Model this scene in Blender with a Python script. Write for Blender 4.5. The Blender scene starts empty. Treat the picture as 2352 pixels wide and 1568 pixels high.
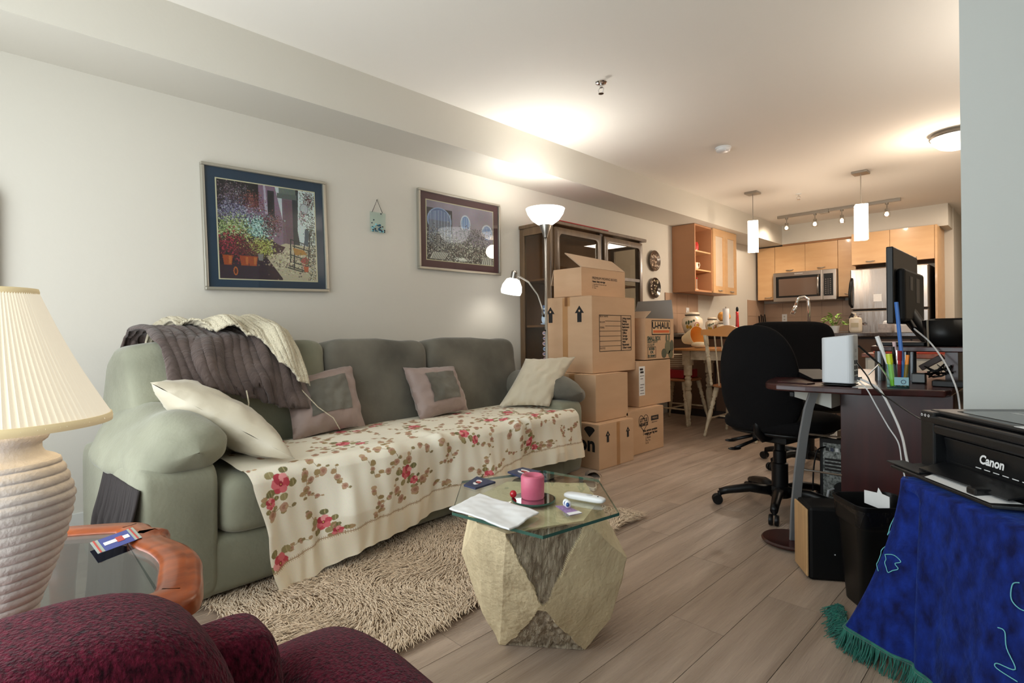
import bpy, bmesh, math, random
import numpy as np
from mathutils import Vector, Matrix, noise
random.seed(7); rng = np.random.default_rng(7)
PI = math.pi
S = bpy.context.scene
COL = S.collection

# ------------------------------------------------------------------ camera
cam_d = bpy.data.cameras.new('camera'); cam = bpy.data.objects.new('camera', cam_d); COL.objects.link(cam)
YAW, PITCH, ROLL = .7931, .0014, -.0101
F_ = Vector((-math.sin(YAW)*math.cos(PITCH), math.cos(YAW)*math.cos(PITCH), math.sin(PITCH)))
R0 = Vector((math.cos(YAW), math.sin(YAW), 0)); U0 = R0.cross(F_)
R_ = math.cos(ROLL)*R0 + math.sin(ROLL)*U0; U_ = -math.sin(ROLL)*R0 + math.cos(ROLL)*U0
M = Matrix((R_, U_, -F_)).transposed().to_4x4(); M.translation = (3.18, 0, .93)
cam.matrix_world = M
cam_d.sensor_width = 36; cam_d.lens = 36*1237/2352; cam_d.shift_y = -20/2352
cam_d.clip_start = .02; cam_d.clip_end = 60
S.camera = cam
# ------------------------------------------------------------------ world, light, exposure
w = bpy.data.worlds.new('sky'); S.world = w; w.use_nodes = True
bg = w.node_tree.nodes['Background']; bg.inputs[0].default_value = (.85, .93, 1, 1); bg.inputs[1].default_value = 1.3
S.view_settings.view_transform = 'Standard'; S.view_settings.look = 'None'
S.view_settings.gamma = 1; S.view_settings.exposure = 0.65; S.view_settings.use_curve_mapping = False
WARM = (1, .83, .66); NEUT = (1, .93, .84)
def area(name, loc, rot, sx, sy, power, color):
    l = bpy.data.lights.new(name, 'AREA'); l.shape = 'RECTANGLE'; l.size = sx; l.size_y = sy; l.energy = power; l.color = color
    o = bpy.data.objects.new(name, l); o.location = loc; o.rotation_euler = rot; COL.objects.link(o); return o
def point(name, loc, power, color, r=.03):
    l = bpy.data.lights.new(name, 'POINT'); l.energy = power; l.color = color; l.shadow_soft_size = r
    o = bpy.data.objects.new(name, l); o.location = loc; COL.objects.link(o); return o
def spot(name, loc, to, power, color, ang=70, r=.02, blend=.6):
    l = bpy.data.lights.new(name, 'SPOT'); l.energy = power; l.color = color; l.shadow_soft_size = r; l.spot_size = math.radians(ang); l.spot_blend = blend
    o = bpy.data.objects.new(name, l); o.location = loc
    o.rotation_euler = (Vector(to)-Vector(loc)).to_track_quat('-Z', 'Y').to_euler(); COL.objects.link(o); return o
area('window_daylight', (1.55, -.54, 1.25), (PI/2+.40, 0, 0), 2.3, 1.9, 31, (.95, .97, 1))          # daylight through the patio window behind the camera
point('floor_lamp_bulb', (.549, 2.945, 1.79), 9, (1, .97, .92), .06)
point('reading_lamp_bulb', (.302, 2.86, 1.285), .8, (1, .96, .9), .03)
point('table_lamp_bulb', (2.095, .014, .90), 1.7, (1, .93, .84), .03)
point('pendant_bulb_a', (.865, 5.95, 1.72), 12, WARM, .05)
point('pendant_bulb_b', (1.862, 5.95, 1.72), 12, WARM, .05)
point('dome_bulb', (2.62, 5.30, 2.12), 12, WARM, .1)
for i, x in enumerate((.71, 1.044, 1.341, 1.797)):
    spot('track_bulb', (x, 7.46, 2.24), ((-.2, 7.7, 1.2), (x, 8.35, 1.0), (1.3, 6.2, .8), (1.6, 8.35, 1.0))[i], (28, 10, 17, 9)[i], WARM, 140, .02, .9)
area('added_ceiling_fill', (3.7, 3.5, 1.7), (PI, 0, 0), .5, .5, 16, NEUT)  # unseen fill light, added to brighten the middle of the ceiling
area('hall_light', (2.9, 7.6, 2.4), (0, 0, 0), .6, .6, 18, WARM)

# ------------------------------------------------------------------ helpers
def lin(v):
    v = v/255.
    return v/12.92 if v <= .04045 else ((v+.055)/1.055)**2.4
def C(r, g, b): return (lin(r), lin(g), lin(b), 1)
MATS = {}
def mat(name, col, rough=.6, metal=0, spec=.5, noise_=None, bump=None, emit=None, sheen=0, coat=0, vcol=False, rnd=0):
    """noise_=(scale tuple or float, amount, second colour or None); bump=(scale, strength)"""
    if name in MATS: return MATS[name]
    m = bpy.data.materials.new(name); m.use_nodes = True; nt = m.node_tree; b = nt.nodes['Principled BSDF']
    b.inputs['Base Color'].default_value = col; b.inputs['Roughness'].default_value = rough; b.inputs['Metallic'].default_value = metal
    b.inputs['Specular IOR Level'].default_value = spec
    if sheen: b.inputs['Sheen Weight'].default_value = sheen; b.inputs['Sheen Roughness'].default_value = .4
    if coat: b.inputs['Coat Weight'].default_value = coat; b.inputs['Coat Roughness'].default_value = .1
    N = nt.nodes.new; L = nt.links.new
    tc = N('ShaderNodeTexCoord'); src = tc.outputs['Object']
    if rnd:
        oi = N('ShaderNodeObjectInfo'); va = N('ShaderNodeVectorMath'); va.operation = 'MULTIPLY_ADD'
        cx = N('ShaderNodeCombineXYZ'); L(oi.outputs['Random'], cx.inputs[0]); L(oi.outputs['Random'], cx.inputs[1])
        L(cx.outputs[0], va.inputs[0]); va.inputs[1].default_value = (31, 57, 0); L(src, va.inputs[2]); src = va.outputs[0]
    last = None
    if vcol:
        a = N('ShaderNodeAttribute'); a.attribute_name = 'Col'; last = a.outputs['Color']
    if noise_:
        sc, amt, c2 = noise_
        mp = N('ShaderNodeMapping'); L(src, mp.inputs[0])
        mp.inputs['Scale'].default_value = (sc, sc, sc) if not isinstance(sc, tuple) else sc
        n = N('ShaderNodeTexNoise'); n.inputs['Scale'].default_value = 1; n.inputs['Detail'].default_value = 5; L(mp.outputs[0], n.inputs['Vector'])
        r = N('ShaderNodeMapRange'); r.inputs[1].default_value = .3; r.inputs[2].default_value = .7; L(n.outputs[0], r.inputs[0])
        mx = N('ShaderNodeMix'); mx.data_type = 'RGBA'
        L(r.outputs[0], mx.inputs[0])
        if last: L(last, mx.inputs[6])
        else: mx.inputs[6].default_value = col
        if c2: mx.inputs[7].default_value = c2
        else: mx.inputs[7].default_value = (col[0]*(1-amt), col[1]*(1-amt), col[2]*(1-amt), 1)
        last = mx.outputs[2]
    if rnd:
        hs = N('ShaderNodeHueSaturation'); mr = N('ShaderNodeMapRange'); L(oi.outputs['Random'], mr.inputs[0]); mr.inputs[3].default_value = 1-rnd; mr.inputs[4].default_value = 1+rnd
        L(mr.outputs[0], hs.inputs['Value'])
        if last: L(last, hs.inputs['Color'])
        else: hs.inputs['Color'].default_value = col
        last = hs.outputs[0]
    if last: L(last, b.inputs['Base Color'])
    if bump:
        sc, st = bump
        mp = N('ShaderNodeMapping'); L(src, mp.inputs[0]); mp.inputs['Scale'].default_value = (sc, sc, sc) if not isinstance(sc, tuple) else sc
        n = N('ShaderNodeTexNoise'); n.inputs['Scale'].default_value = 1; n.inputs['Detail'].default_value = 4; L(mp.outputs[0], n.inputs['Vector'])
        bp = N('ShaderNodeBump'); bp.inputs['Strength'].default_value = st; bp.inputs['Distance'].default_value = .01
        L(n.outputs[0], bp.inputs['Height']); L(bp.outputs[0], b.inputs['Normal'])
    if emit:
        b.inputs['Emission Color'].default_value = emit[0]; b.inputs['Emission Strength'].default_value = emit[1]
    MATS[name] = m; return m
def glassmat(name, tint=(.95, .98, .97, 1), gl=.02, ior=1.45):
    m = bpy.data.materials.new(name); m.use_nodes = True; nt = m.node_tree; nt.nodes.clear(); N = nt.nodes.new; L = nt.links.new
    o = N('ShaderNodeOutputMaterial'); t = N('ShaderNodeBsdfTransparent'); t.inputs[0].default_value = tint
    g = N('ShaderNodeBsdfGlossy'); g.inputs['Roughness'].default_value = gl; f = N('ShaderNodeFresnel'); f.inputs[0].default_value = ior
    ge = N('ShaderNodeNewGeometry'); ma = N('ShaderNodeMath'); ma.operation = 'MULTIPLY_ADD'; L(ge.outputs['Backfacing'], ma.inputs[0]); ma.inputs[1].default_value = -1; ma.inputs[2].default_value = 1
    mu = N('ShaderNodeMath'); mu.operation = 'MULTIPLY'; L(f.outputs[0], mu.inputs[0]); L(ma.outputs[0], mu.inputs[1])
    mx = N('ShaderNodeMixShader'); L(mu.outputs[0], mx.inputs[0]); L(t.outputs[0], mx.inputs[1]); L(g.outputs[0], mx.inputs[2]); L(mx.outputs[0], o.inputs[0])
    MATS[name] = m; return m
def Wm(o):
    m = o.matrix_basis.copy()
    while o.parent: o = o.parent; m = o.matrix_basis @ m
    return m
class MB:
    def __init__(s): s.v = []; s.f = []; s.m = []; s.mi = 0
    def add(s, vs, fs, M=None):
        n = len(s.v)
        s.v += [tuple(M @ Vector(p)) for p in vs] if M is not None else [tuple(p) for p in vs]
        s.f += [tuple(i+n for i in f) for f in fs]; s.m += [s.mi]*len(fs); return s
    def box(s, x0, x1, y0, y1, z0, z1, M=None):
        return s.add([(x0,y0,z0),(x1,y0,z0),(x1,y1,z0),(x0,y1,z0),(x0,y0,z1),(x1,y0,z1),(x1,y1,z1),(x0,y1,z1)],
              [(0,3,2,1),(4,5,6,7),(0,1,5,4),(1,2,6,5),(2,3,7,6),(3,0,4,7)], M)
    def prism(s, poly, z0, z1, M=None):
        n = len(poly); vs = [(x,y,z0) for x,y in poly]+[(x,y,z1) for x,y in poly]
        return s.add(vs, [tuple(range(n))[::-1], tuple(range(n,2*n))]+[(i,(i+1)%n,n+(i+1)%n,n+i) for i in range(n)], M)
    def lathe(s, prof, seg=24, M=None, close=False):
        vs = []; fs = []; n = len(prof)
        for k in range(seg):
            a = 2*PI*k/seg; vs += [(r*math.cos(a), r*math.sin(a), z) for r, z in prof]
        for k in range(seg):
            b = k*n; c = ((k+1) % seg)*n
            for i in range(n-1): fs.append((b+i, c+i, c+i+1, b+i+1))
            if close: fs.append((b+n-1, c+n-1, c, b))
        return s.add(vs, fs, M)
    def tube(s, pts, r, seg=8, cap=True):
        P = [Vector(p) for p in pts]; n = len(P); R = r if isinstance(r, (list, tuple)) else [r]*n
        up = Vector((0,0,1)); vs = []; fs = []; prev = None
        for i in range(n):
            t = (P[min(i+1,n-1)]-P[max(i-1,0)]).normalized()
            if prev is None:
                a = t.cross(up); a = a.normalized() if a.length > .05 else t.cross(Vector((1,0,0))).normalized()
            else: a = (prev - t*prev.dot(t)).normalized()
            prev = a; b = t.cross(a)
            for k in range(seg):
                th = 2*PI*k/seg; vs.append(P[i]+(a*math.cos(th)+b*math.sin(th))*R[i])
        for i in range(n-1):
            for k in range(seg): fs.append((i*seg+k, i*seg+(k+1)%seg, (i+1)*seg+(k+1)%seg, (i+1)*seg+k))
        if cap: fs += [tuple(range(seg))[::-1], tuple(range((n-1)*seg, n*seg))]
        return s.add(vs, fs)
    def cyl(s, c, r, z0, z1, seg=20, r2=None):
        r2 = r if r2 is None else r2
        return s.lathe([(0,z0),(r,z0),(r2,z1),(0,z1)], seg, Matrix.Translation((c[0],c[1],0)))
    def ell(s, c, rx, ry, rz, ex=1, ez=1, M=None, nu=28, nv=16, nz=0, ns=3.):
        """superellipsoid; ex/ez < 1 make it boxier"""
        g = lambda a, e: math.copysign(abs(a)**e, a)
        vs = []; fs = []; T = Matrix.Translation(c) @ (M if M is not None else Matrix())
        for i in range(nv+1):
            ph = -PI/2+PI*i/nv; cz, sz = g(math.cos(ph), ez), g(math.sin(ph), ez)
            for k in range(nu):
                th = 2*PI*k/nu; p = Vector((rx*cz*g(math.cos(th), ex), ry*cz*g(math.sin(th), ex), rz*sz))
                if nz: p = p*(1+nz*noise.noise(Vector((p.x*ns, p.y*ns, p.z*ns))+Vector(c)*3))
                vs.append(p)
        for i in range(nv):
            for k in range(nu): fs.append((i*nu+k, i*nu+(k+1)%nu, (i+1)*nu+(k+1)%nu, (i+1)*nu+k))
        return s.add(vs, fs, T)
def finish(me, name, mats, parent, smooth, bevel, sub, kind, label, world=True):
    for m in (mats if isinstance(mats, (list, tuple)) else [mats]): me.materials.append(m)
    if smooth:
        me.shade_smooth()
        if smooth != 1:
            try: me.set_sharp_from_angle(angle=math.radians(smooth))
            except Exception: pass
    o = bpy.data.objects.new(name, me); COL.objects.link(o)
    if parent is not None:
        o.parent = parent
        if world: me.transform(Wm(parent).inverted())
    else:
        a = np.empty(len(me.vertices)*3, dtype=np.float32); me.vertices.foreach_get('co', a); a = a.reshape(-1, 3)
        c = Vector(((a[:,0].min()+a[:,0].max())/2, (a[:,1].min()+a[:,1].max())/2, a[:,2].min()))
        me.transform(Matrix.Translation(-c)); o.location = c
    if bevel:
        b = o.modifiers.new('bevel', 'BEVEL'); b.width = bevel; b.segments = 2; b.limit_method = 'ANGLE'; b.angle_limit = .7
    if sub:
        b = o.modifiers.new('sub', 'SUBSURF'); b.levels = sub; b.render_levels = sub
    if kind: o['kind'] = kind
    if label: o['label'] = label
    return o
def mk(name, mb, mats, parent=None, smooth=0, bevel=0, sub=0, kind=None, label=None, world=True, recalc=True):
    me = bpy.data.meshes.new(name); me.from_pydata(mb.v, [], mb.f)
    me.polygons.foreach_set('material_index', mb.m)
    if recalc:
        bm = bmesh.new(); bm.from_mesh(me); bmesh.ops.recalc_face_normals(bm, faces=bm.faces); bm.to_mesh(me); bm.free()
    me.update()
    return finish(me, name, mats, parent, smooth, bevel, sub, kind, label, world)
def tag(o, label, cat, group=None):
    o['label'] = label; o['category'] = cat
    if group: o['group'] = group
    return o
def thing(name, label, cat, loc=(0,0,0), rz=0, group=None):
    o = bpy.data.objects.new(name, None); COL.objects.link(o); o.location = loc; o.rotation_euler = (0,0,rz); o.empty_display_size = .1
    return tag(o, label, cat, group)
def kids(o): return [c for c in bpy.data.objects if c.parent == o]
def dup(root, loc, rz=None, label=None, group=None):
    r = root.copy(); COL.objects.link(r); r.location = loc
    if rz is not None: r.rotation_euler = (0,0,rz)
    if label: r['label'] = label
    if group: r['group'] = group
    for ch in kids(root):
        c = ch.copy(); COL.objects.link(c); c.parent = r
        for g in kids(ch):
            d = g.copy(); COL.objects.link(d); d.parent = c
    return r
def struct(name, mb, m, parent=None, **k):
    return mk(name, mb, m, parent, kind=None if parent else 'structure', **k)
def text(s, size, M, m, parent, name='lettering', align='CENTER', bold=0, sx=1):
    cu = bpy.data.curves.new('t', 'FONT'); cu.body = s; cu.size = size; cu.align_x = align; cu.align_y = 'CENTER'; cu.offset = bold; cu.space_line = .95
    cu.resolution_u = 3
    o = bpy.data.objects.new('t', cu); COL.objects.link(o)
    dg = bpy.context.evaluated_depsgraph_get(); me = bpy.data.meshes.new_from_object(o.evaluated_get(dg))
    bpy.data.objects.remove(o); me.transform(M @ Matrix.Diagonal((sx,1,1,1)))
    me.materials.clear()
    return finish(me, name, m, parent, 0, 0, 0, None, None)
def face_m(o, nx, up=(0,0,1)):
    """matrix whose local x runs right and y up on a face with outward normal nx, origin o"""
    n = Vector(nx).normalized(); u = Vector(up); x = u.cross(n).normalized(); y = n.cross(x)
    m = Matrix((x, y, n)).transposed().to_4x4(); m.translation = o; return m
# ---- painted flat prints (colour attribute on a fine grid)
class Paint:
    def __init__(s, w, h, bgc): s.w, s.h = w, h; s.a = np.zeros((h, w, 3)); s.a[:] = bgc; s.Y, s.X = np.mgrid[0:h, 0:w]; s.X = (s.X+.5)/w; s.Y = (s.Y+.5)/h; s.asp = w/h
    def put(s, mk_, c): s.a[mk_] = c
    def rect(s, x0, y0, x1, y1, c): s.put((s.X>=x0)&(s.X<=x1)&(s.Y>=y0)&(s.Y<=y1), c)
    def ell(s, cx, cy, rx, ry, c, rot=0):
        dx = (s.X-cx); dy = (s.Y-cy); ca, sa = math.cos(rot), math.sin(rot)
        s.put(((dx*ca+dy*sa)/rx)**2+((-dx*sa+dy*ca)/ry)**2 <= 1, c)
    def poly(s, p, c):
        ins = np.zeros(s.X.shape, bool); n = len(p)
        for i in range(n):
            x0, y0 = p[i]; x1, y1 = p[(i+1) % n]
            if y0 == y1: continue
            cond = ((y0 > s.Y) != (y1 > s.Y)) & (s.X < (x1-x0)*(s.Y-y0)/(y1-y0)+x0); ins ^= cond
        s.put(ins, c)
    def line(s, pts, w, c):
        for (x0,y0),(x1,y1) in zip(pts, pts[1:]):
            dx, dy = (x1-x0), (y1-y0); L2 = dx*dx+dy*dy+1e-12
            t = np.clip(((s.X-x0)*dx+(s.Y-y0)*dy)/L2, 0, 1)
            s.put(np.hypot(s.X-x0-t*dx, (s.Y-y0-t*dy)/s.asp) <= w/2, c)
    def speck(s, cx, cy, rx, ry, n, cols, r=.008):
        for _ in range(int(n*1.5)):
            x, y = cx+rx*rng.normal(0, .52), cy+ry*rng.normal(0, .52); c = cols[rng.integers(len(cols))]
            i0, i1 = int((x-2*r)*s.w), int((x+2*r)*s.w)+2; j0, j1 = int((y-2*r*s.asp)*s.h), int((y+2*r*s.asp)*s.h)+2
            i0, j0 = max(i0,0), max(j0,0)
            if i1 <= i0 or j1 <= j0: continue
            X = s.X[j0:j1, i0:i1]; Y = s.Y[j0:j1, i0:i1]; rr = r*rng.uniform(.25, 1.0)
            s.a[j0:j1, i0:i1][np.hypot(X-x, (Y-y)/s.asp) < rr] = c
    def mesh(s, name, pos, m, parent, **k):
        """pos(X, Y) -> (h, w, 3) world positions"""
        xs = np.linspace(0, 1, s.w); ys = np.linspace(0, 1, s.h); X, Y = np.meshgrid(xs, ys)
        return gridmesh(name, pos(X, Y), m, parent, s.a, **k)
def gridmesh(name, P, m, parent, col=None, smooth=1, kind=None, label=None, flip=False):
    h, w = P.shape[:2]; me = bpy.data.meshes.new(name)
    me.vertices.add(h*w); me.vertices.foreach_set('co', P.reshape(-1).astype(np.float32))
    idx = np.arange(h*w).reshape(h, w); q = np.stack([idx[:-1,:-1], idx[1:,:-1], idx[1:,1:], idx[:-1,1:]], -1).reshape(-1, 4)
    if flip: q = q[:, ::-1]
    n = len(q); me.loops.add(n*4); me.loops.foreach_set('vertex_index', q.reshape(-1).astype(np.int32))
    me.polygons.add(n); me.polygons.foreach_set('loop_start', np.arange(0, n*4, 4, dtype=np.int32))
    me.update(calc_edges=True)
    if col is not None:
        a = me.color_attributes.new('Col', 'FLOAT_COLOR', 'POINT'); c = col.reshape(-1, 3)/255.
        c = np.where(c <= .04045, c/12.92, ((c+.055)/1.055)**2.4); c4 = np.ones((len(c), 4), np.float32); c4[:, :3] = c
        a.data.foreach_set('color', c4.reshape(-1))
    return finish(me, name, m, parent, smooth, 0, 0, kind, label)
def vnoise(X, Y, seed=0, f=4., oct=4):
    out = np.zeros(X.shape)
    r = np.random.default_rng(seed)
    for o in range(oct):
        for _ in range(5):
            a = r.uniform(0, 2*PI); ph = r.uniform(0, 2*PI); ff = f*(1.9**o)*r.uniform(.7, 1.3)
            out += np.sin((X*math.cos(a)+Y*math.sin(a))*ff+ph)*(.55**o)/5
    return out
def pillow(name, corners, th, m, parent, nx=24, bump_=.012, rng_=(-1,1,-1,1), off=0, seed=1, droop=0, both=True):
    """corners TL TR BR BL seen from the front; returns object. rng_ limits the covered square"""
    TL, TR, BR, BL = [Vector(c) for c in corners]; mb = MB()
    nrm = (TR-TL).cross(BL-TL).normalized()*-1
    x0, x1, y0, y1 = rng_
    for side in ((1, -1) if both else (1,)):
        vs = []
        for j in range(nx+1):
            for i in range(nx+1):
                x = x0+(x1-x0)*i/nx; y = y0+(y1-y0)*j/nx
                pin = .07; xx = x*(1-pin*(1-x*x)*0-pin*(1-y*y)*(1 if abs(x) > 0 else 0)); yy = y*(1-pin*(1-x*x))
                p = TL.lerp(TR, (xx+1)/2).lerp(BL.lerp(BR, (xx+1)/2), (yy+1)/2)
                t = th*(max(0, 1-abs(x)**2.6)**.55)*(max(0, 1-abs(y)**2.6)**.55)
                e = max(abs(x), abs(y)); wr = noise.noise(Vector((x*4+seed*7, y*4, seed)))*bump_+noise.noise(Vector((x*11+seed*3, y*11, seed)))*bump_*.45*(e**2)
                vs.append(p+nrm*(side*t+(wr if t > th*.1 else wr*.2)*side+off*side))
        fs = [(j*(nx+1)+i, j*(nx+1)+i+1, (j+1)*(nx+1)+i+1, (j+1)*(nx+1)+i) for j in range(nx) for i in range(nx)]
        if side < 0: fs = [f[::-1] for f in fs]
        mb.add(vs, fs)
    me = bpy.data.meshes.new(name); me.from_pydata(mb.v, [], mb.f)
    bm = bmesh.new(); bm.from_mesh(me); bmesh.ops.remove_doubles(bm, verts=bm.verts, dist=.0008); 
    if both: bmesh.ops.recalc_face_normals(bm, faces=bm.faces)
    bm.to_mesh(me); bm.free()
    return finish(me, name, m, parent, 1, 0, 0, None, None)

# ------------------------------------------------------------------ materials
wallm = mat('wall_paint', C(202,197,186), .75, bump=(60, .04))
ceilm = mat('ceiling_paint', C(228,223,214), .85, bump=(40, .05))
trimm = mat('trim_white', C(206,206,200), .5)
wbase = C(142,122,104)
plankm = mat('plank_oak', C(184,163,145), .36, noise_=((20, 1.6, 10), .3, C(150,130,113)), bump=((150, 9, 30), .45), rnd=.09)
cab = mat('cabinet_birch', C(204,164,118), .38, noise_=((3, 3, 12), .1, C(194,152,106)), coat=.15)
cabside = mat('cabinet_birch_side', C(176,126,88), .45, noise_=((3, 3, 12), .08, None))
steel = mat('stainless_steel', C(160,154,148), .28, .95, bump=((4, 200, 4), .02))
chrome = mat('chrome', C(215,215,215), .12, 1)
nickel = mat('brushed_nickel', C(165,160,152), .3, .9)
blackp = mat('black_plastic', C(11,11,12), .38, spec=.3)
blackm = mat('black_matte', C(9,9,10), .6, spec=.25, noise_=(30, .2, None))
blackf = mat('black_upholstery', C(15,14,15), .95, spec=.15, bump=(300, .3))
darkg = mat('dark_glass', C(30,24,22), .08)
white = mat('white_plastic', C(225,226,226), .35)
paper = mat('paper_white', C(232,232,232), .8, noise_=(30, .06, None))
mahog = mat('mahogany_laminate', C(62,20,18), .32, noise_=((24, 24, 2), .35, C(38,11,10)), coat=.2)
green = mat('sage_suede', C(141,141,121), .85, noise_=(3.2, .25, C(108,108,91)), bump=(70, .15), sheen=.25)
greend = mat('sage_suede_dark', C(114,110,99), .85, noise_=(3.2, .3, C(74,71,63)), bump=(70, .15), sheen=.2)  # same suede with shade put into its colour, for sofa back and right arm
cardb = mat('cardboard', C(204,168,134), .8, noise_=((2, 2, 9), .08, C(194,158,124)))
cardl = mat('cardboard_liner', C(186,160,134), .85, noise_=(6, .06, None))
ink = mat('black_ink', C(28,24,24), .8)
blank = None
TAPE = glassmat('clear_tape', (.95, .9, .82, 1), .15, 1.5)
GLASS = glassmat('clear_glass', (.93, .965, .95, 1), .0, 1.5)
GLASSD = glassmat('cabinet_glass', (.80, .78, .74, 1), .01, 1.7)
glassedge = mat('glass_edge_green', C(58,92,80), .15)

# ================================================================== THE ROOM
XR = 4.3; YB = 8.58; YW = -.62; ZC = 2.43; ZS = 2.166
b = MB().box(-.15, XR+.1, YW-.1, 10.6, -.1, -.006); floor = struct('floor', b, mat('subfloor', C(70,60,52), .8))
# planks: one mesh per length, shared
PW, PL = .176, 1.22; meshes = {}
def plank_mesh(L):
    k = round(L, 2)
    if k not in meshes:
        mb = MB(); g = .0009; mb.box(g, PW-g, g, k-g, -.008, 0)
        me = bpy.data.meshes.new('plank'); me.from_pydata(mb.v, [], mb.f); me.materials.append(plankm); me.update(); meshes[k] = me
    return meshes[k]
anch = {14: 1.61, 15: 1.96, 10: 2.67}
row0 = 2.63-15*PW
for r in range(-1, 24):
    x = row0+(r-1)*PW
    if x > XR or x+PW < -.05: continue
    a0 = anch.get(r, (r*.437 % 1)*PL + rng.uniform(0, .1))
    y = (a0 % PL)-PL+YW - (YW % PL)
    while y+PL < YW: y += PL
    while y < 8.6:
        ya, yb = max(y, YW), min(y+PL, 8.62)
        if yb-ya > .04 and not (x > 3.4 and ya > 3.5):
            o = bpy.data.objects.new('plank', plank_mesh(yb-ya)); COL.objects.link(o); o.parent = floor
            o.location = Wm(floor).inverted() @ Vector((x, ya, 0))
        y += PL
b = MB(); b.box(-.15, XR+.1, YW-.1, 10.6, ZC, ZC+.1); struct('ceiling', b, ceilm)
b = MB(); b.box(-.12, 0, YW-.1, YB+.1, 0, ZC); struct('wall_left', b, wallm)
b = MB(); b.box(0, 2.275, YB, YB+.1, 0, ZC); struct('wall_back', b, wallm)
b = MB(); b.box(2.275, XR+.1, 10.4, 10.5, 0, ZC); b.box(2.175, 2.275, YB+.1, 10.4, 0, ZC); struct('wall_hall', b, wallm)
b = MB(); b.box(XR, XR+.1, YW-.1, 10.4, 0, ZC); struct('wall_right', b, wallm)
b = MB(); b.box(2.971, XR, 2.16, 2.28, 0, ZC); struct('wall_partition', b, mat('partition_paint_daylit', C(192,194,190), .75, bump=(60, .04)))  # wall paint with the cool daylight tone put into its colour
# window wall behind the camera with a wide patio window
b = MB(); b.box(-.12, .35, YW-.1, YW, 0, ZC); b.box(3.85, XR, YW-.1, YW, 0, ZC); b.box(.35, 3.85, YW-.1, YW, 2.15, ZC); b.box(.35, 3.85, YW-.1, YW, 0, .12)
struct('wall_window', b, wallm)
wn = MB()
for x0, x1 in ((.35, .40), (2.07, 2.13), (3.80, 3.85)): wn.box(x0, x1, YW-.09, YW-.02, .12, 2.15)
wn.box(.35, 3.85, YW-.09, YW-.02, .12, .17); wn.box(.35, 3.85, YW-.09, YW-.02, 2.10, 2.15)
win = struct('window_1', wn, white); 
mk('pane', MB().box(.40, 2.07, YW-.06, YW-.055, .17, 2.10), GLASS, win); mk('pane', MB().box(2.13, 3.80, YW-.06, YW-.055, .17, 2.10), GLASS, win)
# soffits
b = MB(); b.box(0, .403, YW, YB, ZS, ZC); struct('ceiling_soffit_left', b, wallm)
b = MB(); b.box(.403, 2.266, 8.19, YB, ZS, ZC); struct('ceiling_soffit_back', b, wallm)
# baseboards
b = MB(); b.box(0, .014, YW, YB, 0, .126); struct('baseboard_left', b, trimm, bevel=.003)
b = MB(); b.box(2.957, 2.971, 2.16, 2.28, 0, .10); b.box(2.957, XR, 2.146, 2.16, 0, .10); struct('baseboard_partition', b, trimm, bevel=.003)
# narrow brown curtain end beside the window
cu = MB(); vs = []; n = 24
for i in range(n+1):
    for z in (.05, 1.56): vs.append((.045+.02*math.sin(i*1.7), -.50+.0227*i, z))
cu.add(vs, [(2*i, 2*i+2, 2*i+3, 2*i+1) for i in range(n)])
tag(mk('curtain', cu, mat('curtain_tan', C(150,112,78), .8), smooth=1), 'tan curtain edge hanging at the left window corner', 'curtain')
# ================================================================== SOFA
sofa = thing('sofa', 'sage green suede three seat sofa with rolled arms against the left wall', 'sofa', (.212, .283, 0), math.radians(4.05))
SM = Wm(sofa)
def sw(x, y, z): return SM @ Vector((x, y, z))
def soft(name, c, r, ex, ez, m, parent, M=None, nz=.03, ns=4., nu=40, nv=26, L=True, label=None):
    mb = MB(); mb.ell((0,0,0), r[0], r[1], r[2], ex, ez, None, nu, nv, nz, ns)
    T = (SM if L else Matrix()) @ Matrix.Translation(c) @ (M if M is not None else Matrix())
    mb.v = [tuple(T @ Vector(p)) for p in mb.v]
    return mk(name, mb, m, parent, smooth=1, label=label)
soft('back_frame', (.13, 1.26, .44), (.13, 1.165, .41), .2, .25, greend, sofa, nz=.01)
soft('base_rail', (.52, 1.23, .135), (.43, 1.22, .115), .15, .25, green, sofa, nz=.01)
for k_, (y0, y1, tz) in enumerate(((.085, .93, .885), (.93, 1.58, .885), (1.58, 2.40, .895))):
    c = (.30, (y0+y1)/2, .615)
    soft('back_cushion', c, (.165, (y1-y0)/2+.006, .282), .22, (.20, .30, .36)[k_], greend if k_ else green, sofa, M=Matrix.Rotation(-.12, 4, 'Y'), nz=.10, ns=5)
for y0, y1 in ((.24, .88), (.88, 1.56), (1.56, 2.22)):
    soft('seat_cushion', (.66, (y0+y1)/2, .335), (.325, (y1-y0)/2+.003, .115), .2, .35, green, sofa, nz=.02)
for k, (ya, yb) in enumerate(((.0, .238), (2.225, 2.46))):
    soft('arm_panel', (.52, (ya+yb)/2, .26), (.435, (yb-ya)/2, .245), .16, .2, green, sofa, nz=.012, ns=8)
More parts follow.
